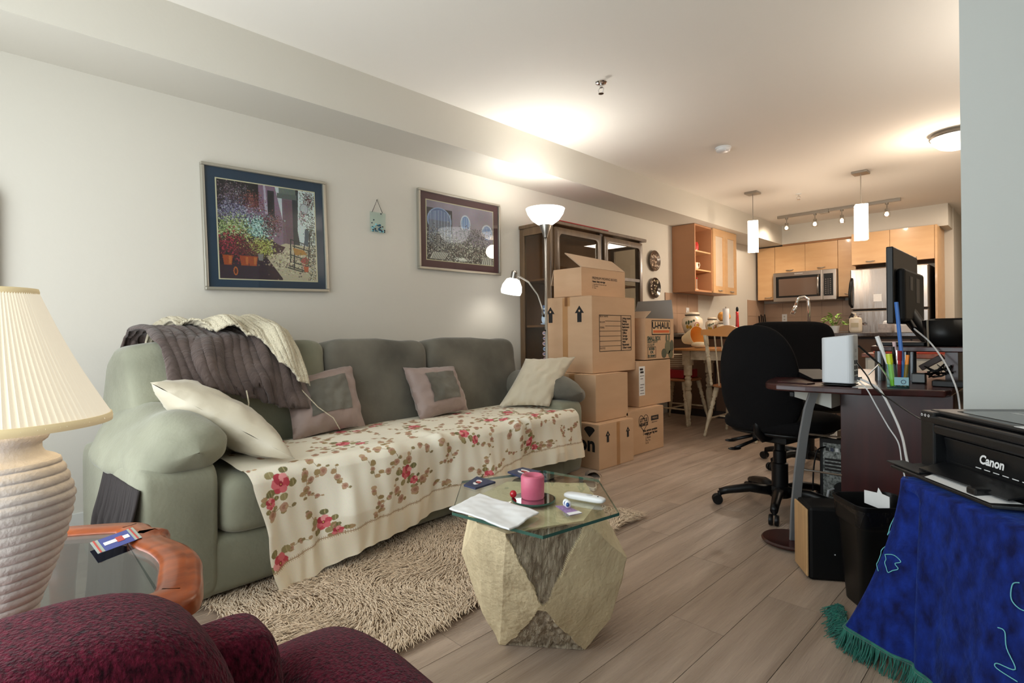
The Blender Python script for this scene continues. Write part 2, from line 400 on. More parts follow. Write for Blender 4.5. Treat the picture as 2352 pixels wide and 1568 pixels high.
def armroll(ya, sgn):
    mb = MB(); nu, nv = 48, 34; vs = []; fs = []
    for i in range(nv+1):
        t = i/nv; x = .10+.88*t
        r = .125*(max(0, 1-(abs(2*t-1))**4.5))**.5*(1-.10*t)
        for k in range(nu):
            a = 2*PI*k/nu; cy, cz = math.cos(a), math.sin(a); y = cy*r*1.30; z = cz*r*.90
            o = max(0, -cy*sgn)                       # outer side droops like a stuffed bag
            z -= o**1.5*r*(.95*(1-.45*t)); y += -sgn*o*.012
            p = Vector((x, ya+y, .575-.030*t+z)); n = noise.noise(p*6)*.010+noise.noise(Vector((x*7, y*9, z*26)))*.009*(.4+t)
            pk = .004*math.sin(x*40+cy*3)*max(0, t-.6)*r/.12
            vs.append(SM @ (p+Vector((0, cy, cz))*(n+pk)))
    for i in range(nv):
        for k in range(nu): fs.append((i*nu+k, i*nu+(k+1)%nu, (i+1)*nu+(k+1)%nu, (i+1)*nu+k))
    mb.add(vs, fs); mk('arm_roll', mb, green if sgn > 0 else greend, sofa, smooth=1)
armroll(.160, 1); armroll(2.40, -1)
mb = MB()
for x in (.12, .88):
    for y in (.15, 2.3): mb.cyl((0, 0), .025, 0, .03, 12); mb.v[-48:] = [tuple(Vector(p)+Vector((x, y, 0))) for p in mb.v[-48:]]
for x in (.12, .88):
    for y in (.15, 2.3):
        q = MB().cyl((0, 0), .025, 0, .04, 12); q.v = [tuple(SM @ (Vector(p)+Vector((x, y, 0)))) for p in q.v]; mk('foot', q, blackp, sofa)

# ---- floral throw over the seat: s runs along the sofa (y'), t from the back of the seat to the hem
LEN = 1.02
def rose(P, x, y, r, ang, A):
    """r in metres; A = (metres per unit x, metres per unit y)"""
    mx, my = A; e = lambda dx, dy, a, b2, c, rot=0: P.ell(x+dx/mx, y+dy/my, a/mx, b2/my, c, 0)
    reds = [(192, 70, 84), (212, 108, 116), (170, 52, 68), (224, 148, 148)]
    grn = [(128, 118, 74), (150, 138, 96), (112, 108, 70)]
    for k in range(5):
        a = ang+k*1.25+.5; d = r*1.5; e(d*math.cos(a), d*math.sin(a), r*.55, r*.42, grn[k % 3])
        e(d*math.cos(a)+r*.1, d*math.sin(a), r*.06, r*.4, (172, 160, 118))
    for k in range(6):
        a = ang+k*PI/3; e(r*.62*math.cos(a), r*.62*math.sin(a), r*.5, r*.45, reds[k % 4])
    for k in range(5):
        a = ang+.4+k*1.25; e(r*.36*math.cos(a), r*.36*math.sin(a), r*.24, r*.2, reds[(k+1) % 4])
    e(0, 0, r*.26, r*.24, (150, 40, 54)); e(0, 0, r*.10, r*.10, (196, 172, 96))
def sprig(P, x, y, L, ang, A, col=0):
    mx, my = A; br = [(170, 142, 104), (150, 128, 86), (186, 158, 124), (138, 122, 84)]
    pts = [(x+L*t*math.cos(ang+.6*t)/mx, y+L*t*math.sin(ang+.6*t)/my) for t in np.linspace(0, 1, 7)]
    P.line(pts, .0022/mx, (142, 124, 82))
    for i, (px, py) in enumerate(pts):
        c = br[(i+col) % 4]; r = L*(.085+.05*((i*7+col) % 3)/2)
        P.ell(px+r*.9/mx*math.cos(i*2), py+r*.9/my*math.sin(i*2), r/mx*.9, r/my*.6, c)
        if i % 3 == 1: P.ell(px, py, r*1.25/mx, r*1.1/my, (178, 142, 118)); P.ell(px, py, r*.6/mx, r*.5/my, (158, 112, 92))
TW = 2.02; P = Paint(960, 480, (228, 221, 203)); A = (TW, LEN)
rr = random.Random(11)
for gy in range(8):
    for gx in range(19):
        x = (gx+.5+rr.uniform(-.3, .3)+(gy % 2)*.5)/19; y = (gy+.4+rr.uniform(-.3, .3))/8.8
        sprig(P, x, y, rr.uniform(.07, .13), rr.uniform(0, 2*PI), A, rr.randrange(4))
for x, y in ((.05, .60), (.022, .87), (.13, .82), (.30, .16), (.33, .72), (.24, .40), (.46, .34), (.52, .62), (.42, .10), (.57, .88), (.66, .52), (.68, .16), (.80, .40), (.84, .58), (.93, .55), (.97, .20), (.76, .80), (.15, .14)):
    rose(P, x, y, rr.uniform(.026, .034), rr.uniform(0, 3), A)
    rose(P, x+.028*rr.choice((-1, 1)), y+.05, .02, rr.uniform(0, 3), A)
P.rect(0, .885, 1, 1, (232, 222, 200)); P.rect(0, .883, 1, .887, (168, 140, 108))
for i in range(260): P.rect(i/260, .878, i/260+.0012, .893, (176, 150, 118))
P.a += rng.normal(0, 2, P.a.shape)
def throwpos(X, Y):
    # hem height and overhang vary along the sofa
    y0 = .255+.03*0; yy = .30+X*(2.30-.30)
    drop = np.interp(X, [0, .05, .12, .22, .33, .5, .68, .8, .86, 1], [.50, .47, .44, .40, .40, .37, .33, .31, .30, .33])
    top = .50+0*X; total = top+drop
    d = Y*(total+.0)                                       # arc length along the cloth
    fold = (.007*np.sin(X*37+1.2)+.005*np.sin(X*61+2+2*np.sin(X*5))+.040*vnoise(X*6.5, Y*1.6, 3, 2.8, 3)+.004*np.sin(X*143))
    dd = d-top; hang = np.clip(dd, 0, None); k = np.clip(hang/.25, 0, 1)
    rad = .05
    xx = np.where(d < top, .47+d, .97+rad*np.sin(np.clip(hang/rad, 0, PI/2)*.9)+.0)
    zz = np.where(d < top, .455+.012*np.sin(d*7)+.010*vnoise(X*3, Y*3, 5, 3), 0)
    zc = .455-rad*(1-np.cos(np.clip(hang/rad, 0, PI/2)))-np.clip(hang-rad*PI/2*.9, 0, None)
    zz = np.where(d < top, zz, zc)
    xx = xx+fold*k*1.15+.012*k+.03*k*k*(X < .12)*(1-X/.12)
    xx = np.minimum(xx, 1.13)
    # a pinched fold running back from the edge
    for fx, wd, am in ((.43, .018, .03), (.70, .02, .035), (.745, .014, .03), (.30, .03, .015)):
        g = np.exp(-((X-fx-.05*(Y-.5))/wd)**2)*np.exp(-((d-top-.03)/.16)**2); xx += g*am; zz += g*am*.45
    yl = yy+(1-X)**6*.09*np.clip(hang/.45, 0, 1)+.07*X**6*np.clip(hang/.3, 0, 1)
    yl = yl+.008*np.sin(Y*20+X*40)*k
    zz = np.maximum(zz, .008)
    Pw = np.stack([xx, yl, zz], -1); R3 = np.array(SM.to_3x3()); T = np.array(SM.translation)
    return Pw @ R3.T + T
clothm = mat('floral_cotton', C(226,219,198), .8, vcol=True, bump=(400, .05))
th = P.mesh('throw_blanket', throwpos, clothm, None)
tag(th, 'cream floral throw with red roses spread over the sofa seat', 'throw')
# ---- cushions
mauve = mat('mauve_satin', C(148,128,120), .55, sheen=.3, noise_=(9, .1, None), bump=(25, .25))
cream = mat('cream_satin', C(196,186,164), .5, sheen=.3, noise_=(5, .08, None), bump=(20, .2))
def lp(*t): return [sw(*p) for p in t]
def twotone(cs, label, seed, th=.075):
    r = thing('cushion', label, 'cushion', (sum(cs, Vector())/4), 0, 'cushions on the sofa')
    pillow('cover', cs, th, mauve, r, seed=seed)
    pillow('centre_panel', cs, th, greend, r, seed=seed, rng_=(-.58, .58, -.60, .56), off=.004, both=False, nx=18)
twotone(lp((.44,.69,.715), (.40,1.10,.785), (.60,1.045,.475), (.62,.66,.46)), 'mauve cushion with large green square beside the knitted blanket', 2)
twotone(lp((.46,1.385,.745), (.43,1.80,.735), (.60,1.76,.475), (.62,1.38,.455)), 'mauve cushion with green centre in the middle of the sofa', 5)
c3 = lp((.60,2.30,.76), (.80,2.60,.765), (.88,2.19,.47), (.66,1.96,.475))
r = thing('cushion', 'cream satin square cushion leaning on the right sofa arm', 'cushion', sum(c3, Vector())/4, 0, 'cushions on the sofa')
pillow('cover', c3, .07, cream, r, seed=9)
c4 = lp((.60,.10,.755), (.42,.28,.72), (.70,.62,.475), (1.0,.44,.50))
c4 = [sw(.66,.105,.765), sw(.36,.22,.74), sw(.60,.56,.46), sw(1.02,.47,.475)]
r = thing('cushion', 'cream piped cushion sloping down from the left sofa arm', 'cushion', sum(c4, Vector())/4, 0, 'cushions on the sofa')
pillow('cover', c4, .085, cream, r, seed=4)
pt = []
def edgecurve(a, b2, n=14):
    o = []
    for i in range(n+1):
        t = i/n*2-1; p = a.lerp(b2, (t+1)/2); o.append(p)
    return o
# ---- knitted blankets over the left of the sofa back
knitb = mat('brown_knit', C(92,78,72), .95, noise_=((40, 9, 9), .35, C(70,58,54)), bump=((160, 26, 26), .8), sheen=.2)
knitc = mat('cream_knit', C(214,203,176), .95, noise_=(70, .15, None), bump=(170, .9), sheen=.2)
def draped(name, pathf, n, m_, mt, label, cat, rib=0, ribf=60, thick=.010):
    us = np.linspace(0, 1, n); vs = np.linspace(0, 1, m_); Pp = np.zeros((m_, n, 3))
    for j, v in enumerate(vs):
        for i, u in enumerate(us): Pp[j, i] = pathf(u, v)
    X, Y = np.meshgrid(us, vs)
    gu = np.gradient(Pp, axis=1); gv = np.gradient(Pp, axis=0); nn = np.cross(gu, gv); nn /= np.linalg.norm(nn, axis=2, keepdims=True)+1e-9
    nn *= np.sign(nn[..., 2:3]+.001)
    if rib: Pp += nn*(rib*(np.abs(np.sin(X*ribf))**.7))[..., None]
    Pw = Pp @ np.array(SM.to_3x3()).T + np.array(SM.translation)
    o = gridmesh(name, Pw, mt, None); s2 = o.modifiers.new('solid', 'SOLIDIFY'); s2.thickness = thick; s2.offset = 1
    return tag(o, label, cat)
def surf(y, d):
    """point on the sofa back: d = distance forward over the top from the rear edge; returns x', z"""
    a = [(-.04, .80), (-.02, .885), (.05, .915), (.16, .922), (.27, .91), (.37, .87), (.44, .78), (.485, .68), (.50, .58), (.50, .48)]
    t = d/.95*(len(a)-1); i = max(0, min(len(a)-2, int(t))); f = t-i
    return a[i][0]*(1-f)+a[i+1][0]*f, a[i][1]*(1-f)+a[i+1][1]*f
def brownpath(u, v):
    y = .17+u*.44+v*(.03+.12*u); d = .02+v*(.68+.19*u)
    x, z = surf(y, d); n = noise.noise(Vector((u*5, v*5, 1)))*.03+noise.noise(Vector((u*11, v*3, 4)))*.018
    return (x+.040+max(0, v-.3)*.045+n, y+noise.noise(Vector((u*3, v*4, 7)))*.03, z+.036+abs(n)*.8)
draped('knit_blanket', brownpath, 150, 70, knitb, 'brown ribbed knit blanket draped over the left sofa back', 'blanket', .010, 44)
def creampath(u, v):
    y = .25+u*.40+v*(.05+.07*u); d = .01+v*(.34+.44*u**1.1+.03*math.sin(u*9))
    x, z = surf(y, d); n = noise.noise(Vector((u*4, v*3, 11)))*.05+.024*math.sin(u*15+v*4+2*math.sin(v*5))*(.4+.6*u)
    return (x+.070+n*.6+.02*v, y, z+.054+abs(n)*.9+.030*math.exp(-((u-.75)/.3)**2)*(1-v))
draped('knit_blanket', creampath, 130, 80, knitc, 'cream cable knit blanket bunched on top of the brown one', 'blanket', .005, 70)
q = MB().tube([sw(.55,.70,.715), sw(.575,.73,.675), sw(.62,.78,.60), sw(.65,.84,.545), sw(.675,.86,.49)], .0024, 6)
tag(mk('yarn_strand', q, knitc, smooth=1), 'loose white yarn strand hanging over the mauve cushion', 'yarn')
q = MB().tube([sw(.585,.475,.70), sw(.60,.478,.65), sw(.60,.475,.615)], .003, 6)
tag(mk('yarn_strand', q, knitc, smooth=1), 'short white yarn end hanging in front of the brown blanket', 'yarn')
def hangpath(u, v):
    return (.50+.44*u+.01*math.sin(v*9), .006-(.008*math.sin(u*33)+.018)*min(1, v*3)-.035*v, .445-.44*v)
draped('hanging_blanket', hangpath, 110, 20, mat('dark_brown_cloth', C(46,40,39), .95, noise_=((60, 60, 6), .3, None)), 'dark brown cloth hanging to the floor behind the left sofa arm', 'blanket', .004, 80, .006)

# ================================================================== RUG
rug = thing('shag_rug', 'beige shaggy pile rug on the planks in front of the sofa', 'rug', (1.45, 1.5, 0), 0)
e1 = Vector((-.078, 1, 0)).normalized(); e0 = Vector((1, .078, 0)).normalized(); RB = Vector((1.815, .80, 0))-e1*.20-e0*.84
def rugp(a, b2, z=0): return RB+e0*a+e1*b2+Vector((0, 0, z))
rl, rw = 1.76, .84
mb = MB(); mb.add([rugp(.02,.02,.001), rugp(rw-.02,.02,.001), rugp(rw-.02,rl-.02,.001), rugp(.02,rl-.02,.001), rugp(.02,.02,.014), rugp(rw-.02,.02,.014), rugp(rw-.02,rl-.02,.014), rugp(.02,rl-.02,.014)],
   [(0,3,2,1),(4,5,6,7),(0,1,5,4),(1,2,6,5),(2,3,7,6),(3,0,4,7)])
mk('backing', mb, mat('rug_backing', C(150,128,104), .9), rug)
NT = 42000
A0 = rng.uniform(0, rw, NT); B0 = rng.uniform(0, rl, NT); ang = rng.normal(-.9, .38, NT)+2.6*vnoise(A0*3, B0*3, 9, 3.0, 2)
ln = rng.uniform(.032, .060, NT); hz = rng.uniform(.010, .024, NT); wd = rng.uniform(.0013, .0024, NT)
e0n, e1n, rb = np.array(e0), np.array(e1), np.array(RB)
base = rb+A0[:, None]*e0n+B0[:, None]*e1n
dirv = np.cos(ang)[:, None]*e0n+np.sin(ang)[:, None]*e1n; side = np.stack([-dirv[:, 1], dirv[:, 0], 0*ang], -1)
zz = np.array([0, 0, 1.])
V = np.zeros((NT, 6, 3)); fr = [(0, 0, 1), (.45, 1, .9), (1, .75, .25)]
for k, (f, h, wf) in enumerate(fr):
    c = base+dirv*(ln*f)[:, None]+zz*(.006+hz*h)[:, None]
    V[:, 2*k] = c-side*(wd*wf)[:, None]; V[:, 2*k+1] = c+side*(wd*wf)[:, None]
i0 = (np.arange(NT)*6)[:, None]; q = np.concatenate([i0+np.array([0,1,3,2]), i0+np.array([2,3,5,4])], 0).reshape(-1, 4)
me = bpy.data.meshes.new('pile'); me.vertices.add(NT*6); me.vertices.foreach_set('co', V.reshape(-1).astype(np.float32))
me.loops.add(len(q)*4); me.loops.foreach_set('vertex_index', q.reshape(-1).astype(np.int32)); me.polygons.add(len(q)); me.polygons.foreach_set('loop_start', np.arange(0, len(q)*4, 4, dtype=np.int32)); me.update(calc_edges=True)
finish(me, 'pile', mat('rug_pile', C(236,214,186), .85, noise_=(30, .3, C(202,178,148)), sheen=.2), rug, 0, 0, 0, 'stuff', None)

# ================================================================== STONE COFFEE TABLE
tb = thing('coffee_table', 'hexagonal glass topped coffee table on a pale limestone block', 'table', (2.07, 1.2, 0))
hp = [(2.097,.93,.43),(2.202,.933,.43),(2.287,1.14,.43),(2.216,1.304,.43),(2.067,1.434,.43),(1.87,1.26,.43),(1.93,1.05,.43),
      (1.931,1.011,.28),(2.189,1.076,.192),(2.298,1.322,.28),(2.0,1.097,0),(2.2,1.25,0),(1.90,1.30,.0),(2.06,1.45,0),(1.85,1.22,.25),(1.98,1.47,.25),(2.20,1.47,.22),(1.976,1.053,.10),(2.262,1.295,.10)]
bm = bmesh.new()
for p in hp: bm.verts.new(p)
r = bmesh.ops.convex_hull(bm, input=bm.verts); 
for v in [g for g in r['geom_interior']+r['geom_unused'] if isinstance(g, bmesh.types.BMVert)]: bm.verts.remove(v)
ctr = Vector((2.08, 1.2, .22))
pj = [Vector(hp[8]), Vector(hp[1]), Vector(hp[2]), Vector(hp[10]), Vector(hp[11])]
for _ in range(6): bmesh.ops.subdivide_edges(bm, edges=bm.edges, cuts=1, use_grid_fill=True)
bm.normal_update(); bm.verts.index_update()
def zone(p):
    # wedge of broken stone between the two sawn faces, widening to the top, and a broken strip at the foot
    l = (p.x-2.08)*.7016+(p.y-1.2)*.7126; fr = -((p.x-2.08)*-.7126+(p.y-1.2)*.7016)
    wob = .010*noise.noise(p*22)
    if p.z > .424: return 0
    if fr < .0: return 1
    if p.z > .19: t = (p.z-.19)/.24; return 1 if (-.005-.105*t+wob) < l < (.0+.11*t+wob) else 0
    t = (.19-p.z)/.19; return 1 if (-.01-.10*t**1.3+wob) < l < (.0+.12*t**1.3+wob) and p.z < .17 else 0
rough = [zone(v.co) for v in bm.verts]
for f in bm.faces: f.material_index = 1 if sum(rough[v.index] for v in f.verts)*2 > len(f.verts) else 0
for i, v in enumerate(bm.verts):
    p = v.co.copy(); n1 = noise.fractal(p*7, 1, 2, 4); n2 = noise.fractal(Vector((p.x*55, p.y*55, p.z*7)), 1, 2, 4)
    v.co = p+v.normal*(.005*n1+((.007*n2-.006) if rough[i] else .0010*n2))
    if v.co.z < .001 or p.z < .0005: v.co.z = .001
    if p.z > .425: v.co.z = min(v.co.z, .434)
me = bpy.data.meshes.new('stone_base'); bm.to_mesh(me); bm.free()
stone = mat('limestone', C(222,204,166), .85, noise_=((14, 14, 6), .35, C(202,184,148)), bump=(90, .35))
stoner = mat('limestone_rough', C(196,182,158), .95, noise_=((60, 60, 8), .5, C(134,118,98)), bump=((160, 160, 18), 1.))
finish(me, 'stone_base', [stone, stoner], tb, 40, 0, 0, None, None)
hexo = [(2.009,.915),(2.305,.959),(2.341,1.227),(2.105,1.455),(1.895,1.421),(1.786,1.133)]
mb = MB(); mb.prism(hexo, .4345, .4425); mb.m = [0, 0]+[1]*6
mk('glass_top', mb, [GLASS, glassedge], tb)
for x, y in ((2.12,1.0), (2.2,1.2), (2.05,1.36), (1.93,1.2)): mk('bumper', MB().cyl((x, y), .007, .4325, .4345, 12), GLASS, tb)
ZG = .4428
# coasters
navy = mat('coaster_navy', C(44,52,84), .5, noise_=(20, .2, None))
def coaster(pts, label):
    o = thing('coaster', label, 'coaster', (sum(p[0] for p in pts)/4, sum(p[1] for p in pts)/4, ZG), 0, 'navy coasters on the glass table')
    mk('board', MB().prism(pts, ZG, ZG+.006), navy, o)
    cx, cy = sum(p[0] for p in pts)/4, sum(p[1] for p in pts)/4
    u = Vector((pts[1][0]-pts[0][0], pts[1][1]-pts[0][1], 0)); v = Vector((pts[3][0]-pts[0][0], pts[3][1]-pts[0][1], 0))
    def blob(name, a, b2, ra, rb, m, z):
        n = 16; pl = []
        for k in range(n):
            t = 2*PI*k/n; q = Vector((cx, cy, 0))+u*(a+ra*math.cos(t)*(1+.15*math.sin(3*t)))+v*(b2+rb*math.sin(t)); pl.append((q.x, q.y))
        mk(name, MB().prism(pl, z, z+.0006), m, o)
    wh = mat('print_white', C(226,222,220), .6); rd = mat('print_red', C(168,72,70), .6)
    blob('print', -.05, .12, .22, .13, wh, ZG+.006); blob('print', .03, -.02, .19, .13, rd, ZG+.0066); blob('print', -.03, -.16, .20, .10, wh, ZG+.0066)
coaster([(1.84,1.096),(1.896,1.097),(1.888,1.19),(1.795,1.19)], 'navy coaster with white and red print nearest the sofa')
coaster([(1.826,1.305),(1.931,1.288),(1.907,1.389),(1.821,1.384)], 'navy coaster with white and red print behind the candle')
# candle on mirror plate
pl_ = thing('candle_plate', 'round mirrored plate under the pink candle', 'plate', (2.095,1.15,ZG))
mk('mirror_disc', MB().cyl((2.095,1.15), .062, ZG, ZG+.004, 40), mat('mirror', C(205,210,208), .03, 1), pl_)
mk('glass_rim', MB().lathe([(.0625, ZG), (.0645, ZG), (.0645, ZG+.004), (.0625, ZG+.004)], 40, Matrix.Translation((2.095,1.15,0)), close=True), glassedge, pl_)
wax = mat('pink_wax', C(204,106,128), .45, noise_=(16, .2, C(184,84,110))); wax.node_tree.nodes['Principled BSDF'].inputs['Subsurface Weight'].default_value = .3; wax.node_tree.nodes['Principled BSDF'].inputs['Subsurface Radius'].default_value = (.02,.008,.008)
cz = ZG+.004; ca = thing('candle', 'pink pillar candle with hollow top on the mirrored plate', 'candle', (2.09,1.152,cz))
prof = [(0, cz), (.031, cz), (.034, cz+.004), (.0345, cz+.062), (.031, cz+.068), (.025, cz+.067), (.022, cz+.058), (.015, cz+.05), (0, cz+.048)]
mk('wax_body', MB().lathe(prof, 32, Matrix.Translation((2.09,1.152,0))), wax, ca, smooth=1)
mk('wick', MB().tube([(2.09,1.152,cz+.048), (2.091,1.152,cz+.058)], .001, 6), ink, ca)
tag(mk('glass_bead', MB().ell((2.049,1.112,ZG+.015), .010, .010, .011), mat('red_glass', C(168,20,34), .08)), 'small red glass bead beside the candle', 'bead')
# remote
rm = thing('remote_control', 'white slim remote control on the right of the glass table', 'remote', (2.21,1.245,ZG), 0)
T = Matrix.Translation((2.208,1.246,ZG+.009)) @ Matrix.Rotation(math.atan2(.025,.112), 4, 'Z')
q = MB(); q.ell((0,0,0), .064, .0165, .009, .45, .6, None, 32, 12); q.v = [tuple(T @ Vector(p)) for p in q.v]; mk('body', q, white, rm, smooth=1)
q = MB(); q.ell((0,0,0), .010, .010, .0012, 1, 1, None, 20, 6); q.v = [tuple(T @ (Vector(p)+Vector((.015,0,.009)))) for p in q.v]; mk('button', q, mat('button_grey', C(190,192,192), .4), rm, smooth=1)
q = MB(); q.ell((0,0,0), .003, .003, .001, 1, 1, None, 12, 6); q.v = [tuple(T @ (Vector(p)+Vector((.042,0,.0088)))) for p in q.v]; mk('button', q, mat('button_dark', C(90,92,92), .4), rm, smooth=1)
# purple card with small toy
cd = thing('toy_card', 'purple glittery card lying on the glass beside the remote', 'card', (2.225,1.147,ZG))
mk('card', MB().prism([(2.18,1.149),(2.26,1.114),(2.272,1.153),(2.202,1.172)], ZG, ZG+.0012), mat('card_purple', C(112,72,132), .4, noise_=(160, .5, C(170,140,190))), cd)
mk('label_strip', MB().prism([(2.243,1.122),(2.26,1.114),(2.272,1.153),(2.256,1.158)], ZG+.0012, ZG+.0018), paper, cd)
ty = thing('toy_bead', 'small white and blue toy standing on the purple card', 'toy', (2.212,1.158,ZG+.0012))
for dx, dy in ((0, 0), (.012, -.006)):
    q = MB().ell((2.208+dx,1.162+dy,ZG+.0125), .009, .009, .011); mk('body', q, white, ty, smooth=1)
    mk('eye', MB().ell((2.213+dx,1.155+dy,ZG+.0135), .005, .005, .006), mat('toy_blue', C(40,80,140), .3), ty, smooth=1)
# folded paper towel
def papf(X, Y):
    a, b2, c, d = [np.array(p) for p in ((2.000,.913),(1.958,1.061),(2.201,1.058),(2.234,.915))]
    p = (a*(1-X[..., None])+d*X[..., None])*(1-Y[..., None])+(b2*(1-X[..., None])+c*X[..., None])*Y[..., None]
    z = ZG+.006+.0035*vnoise(X*2, Y*2, 2, 4, 3)
    return np.dstack([p, z])
X, Y = np.meshgrid(np.linspace(0, 1, 60), np.linspace(0, 1, 40)); o = gridmesh('paper_towel', papf(X, Y), paper, None)
o.modifiers.new('s', 'SOLIDIFY').thickness = .004; tag(o, 'folded white paper towel on the near left edge of the glass', 'paper towel')

# ================================================================== END TABLE + LAMP (left foreground)
et = thing('end_table', 'glossy orange wood end table with inset smoked glass top', 'table', (1.9,-.05,0))
zt = .52
outl = [(1.585,-.12),(1.60,.05),(1.642,.125),(1.70,.215),(1.746,.262),(1.79,.268),(1.825,.288),(1.87,.275),(1.95,.292),(2.03,.295),(2.10,.280),(2.165,.262),(2.205,.235),(2.222,.16),(2.215,0),(2.20,-.2),(2.17,-.33),(2.05,-.37),(1.9,-.38),(1.75,-.37),(1.63,-.30)]
ctr = Vector((1.91,-.05))
def catmull(p, n=5):
    o = []; L = len(p)
    for i in range(L):
        a, b2, c, d = [Vector(p[(i+k-1) % L]) for k in range(4)]
        for k in range(n):
            t = k/n; o.append(tuple(.5*((2*b2)+(-a+c)*t+(2*a-5*b2+4*c-d)*t*t+(-a+3*b2-3*c+d)*t**3)))
    return o
oc = catmull(outl)
def inset(p, d):
    n = len(p); o = []
    for i in range(n):
        a = Vector(p[i-1]); c = Vector(p[(i+1) % n]); t = (c-a).normalized(); o.append((p[i][0]-(-t.y)*-d if 0 else p[i][0]+t.y*d*-1*-1*(-1 if 1 else 1), p[i][1]))
    return o
def inset(p, d):
    n = len(p); o = []
    for i in range(n):
        a = Vector(p[i-1]); c = Vector(p[(i+1) % n]); t = (c-a).normalized(); nn = Vector((t.y, -t.x)); q = Vector(p[i])
        if (q+nn*.01-ctr).length > (q-ctr).length: nn = -nn
        o.append(tuple(q+nn*d))
    return o
woodo = mat('cherry_wood', C(160,78,30), .28, noise_=((34, 9, 34), .5, C(104,44,16)), coat=.1)
mb = MB(); rings = [(0, .485), (0, .505), (.004, .514), (.014, .520), (.022, .5195), (.027, .523), (.055, .523), (.066, .518), (.070, .512), (.070, .50), (.03, .485)]
n = len(oc)
for d, z in rings: mb.v += [(x, y, z) for x, y in inset(oc, d)]
for k in range(len(rings)-1):
    for i in range(n): mb.f.append((k*n+i, k*n+(i+1) % n, (k+1)*n+(i+1) % n, (k+1)*n+i)); mb.m.append(0)
mk('frame', mb, woodo, et, smooth=60)
smoke = glassmat('smoked_glass', (.50, .54, .54, 1), .02, 2.0)
mk('glass_top', MB().prism(inset(oc, .062), .508, .516), smoke, et)
for x, y in ((1.68,.12), (2.14,.18), (1.68,-.28), (2.12,-.28)):
    q = MB().tube([(x,y,.49),(x,y,.40),(x+.012*(1 if x > 1.9 else -1),y,.2),(x,y,0)], [.03,.022,.018,.02], 10); mk('leg', q, woodo, et, smooth=1)
mk('apron', MB().prism(inset(oc, .05), .44, .486).prism(inset(oc, .09), .44, .486), woodo, et) if 0 else None
bk_ = thing('bookmark', 'blue bookmark with a red and white figure on the end table', 'bookmark', (1.86,.19,.5235))
bq = [(1.825,.140),(1.785,.222),(1.868,.236),(1.908,.150)]
bq = [Vector((1.832,.150)), Vector((1.79,.227)), Vector((1.874,.229)), Vector((1.912,.153))]
def qp(u, v): p = bq[0].lerp(bq[1], u).lerp(bq[3].lerp(bq[2], u), v); return (p.x, p.y)
zb = .5240
def strip(name, u0, u1, v0, v1, m, dz, tilt=0): mk(name, MB().prism([qp(u0,v0), qp(u1,v0), qp(u1,v1), qp(u0,v1)], zb+dz, zb+dz+.0005), m, bk_)
strip('card', 0, 1, 0, 1, mat('bookmark_blue', C(52,66,140), .4), 0)
for a, b2 in ((0, .16), (.84, 1)):
    strip('border', a, b2, 0, 1, mat('bookmark_border', C(150,160,150), .5), .0006); strip('border', a+.05, a+.09, 0, 1, mat('bookmark_red', C(176,66,60), .5), .0012)
strip('figure', .22, .5, .38, .62, mat('print_white', C(226,222,220), .6), .0006); strip('figure', .5, .66, .30, .70, mat('bookmark_red', C(176,66,60), .5), .0006); strip('figure', .66, .8, .36, .62, MATS['print_white'], .0006)
# table lamp
LX, LY = 2.102, .014
lamp = thing('table_lamp', 'ribbed white plaster vase lamp with pleated cream shade', 'lamp', (LX, LY, .5165))
lamp_parts_scale = (.82, .82, 1)
prof = [(0, .517), (.052, .517)]
za, zb2 = .52, .755
for i in range(205):
    t = i/204; z = za+(zb2-za)*t
    env = .052+.055*math.sin(min(1, t/.80)*PI/2)**1.15 if t < .72 else .052+.055-(t-.72)**1.6*.20
    rib = .0042*(abs(math.sin(t*PI*17)))**.45
    prof.append((env+rib-.002, z))
prof += [(.066,.760),(.062,.768),(.062,.776),(.070,.781),(.074,.788),(.073,.795),(.066,.799),(.03,.80),(0,.80)]
mb = MB().lathe(prof, 72, Matrix.Translation((LX, LY, 0)))
for i, p in enumerate(mb.v):
    v = Vector(p); d = Vector((v.x-LX, v.y-LY, 0)); a = math.atan2(d.y, d.x)
    n = noise.noise(Vector((a*2, v.z*30, 3)))*.0016+noise.noise(v*60)*.0012
    v += d.normalized()*n if d.length > .01 else Vector(); v.z += .004*math.sin(a*1+1)*(1 if .53 < v.z < .75 else 0); mb.v[i] = tuple(v)
mk('vase_body', mb, mat('white_plaster', C(212,202,194), .8, noise_=(50, .10, None), bump=(160, .2)), lamp, smooth=1)
shadem = mat('lamp_shade_fabric', C(178,168,140), .9, emit=((1, .90, .74, 1), .36))
mb = MB(); NS = 200; zt0, zt1 = .808, .998
for i in range(9):
    t = i/8; R = .163+(.058-.163)*t; z = zt0+(zt1-zt0)*t; R += .006*math.sin(t*PI)*-1
    for k in range(NS): a = 2*PI*k/NS; rr_ = R*(1+.020*(1 if k % 2 else -1)*(1-.3*t)+.006*noise.noise(Vector((k*.35, t*1.5, 2)))); mb.v.append((LX+rr_*math.cos(a), LY+rr_*math.sin(a), z))
for i in range(8):
    for k in range(NS): mb.f.append((i*NS+k, i*NS+(k+1) % NS, (i+1)*NS+(k+1) % NS, (i+1)*NS+k)); mb.m.append(0)
mk('lamp_shade', mb, shadem, lamp)
trimc = mat('shade_trim', C(206,186,140), .7, emit=((1, .8, .5, 1), .15))
for R, z, h in ((.1655, .802, .012), (.0595, .994, .009)):
    mk('shade_trim', MB().lathe([(R-.004, z), (R, z), (R+.0005, z+h*.5), (R-.001, z+h), (R-.004, z+h)], 64, Matrix.Translation((LX, LY, 0)), close=True), trimc, lamp, smooth=1)
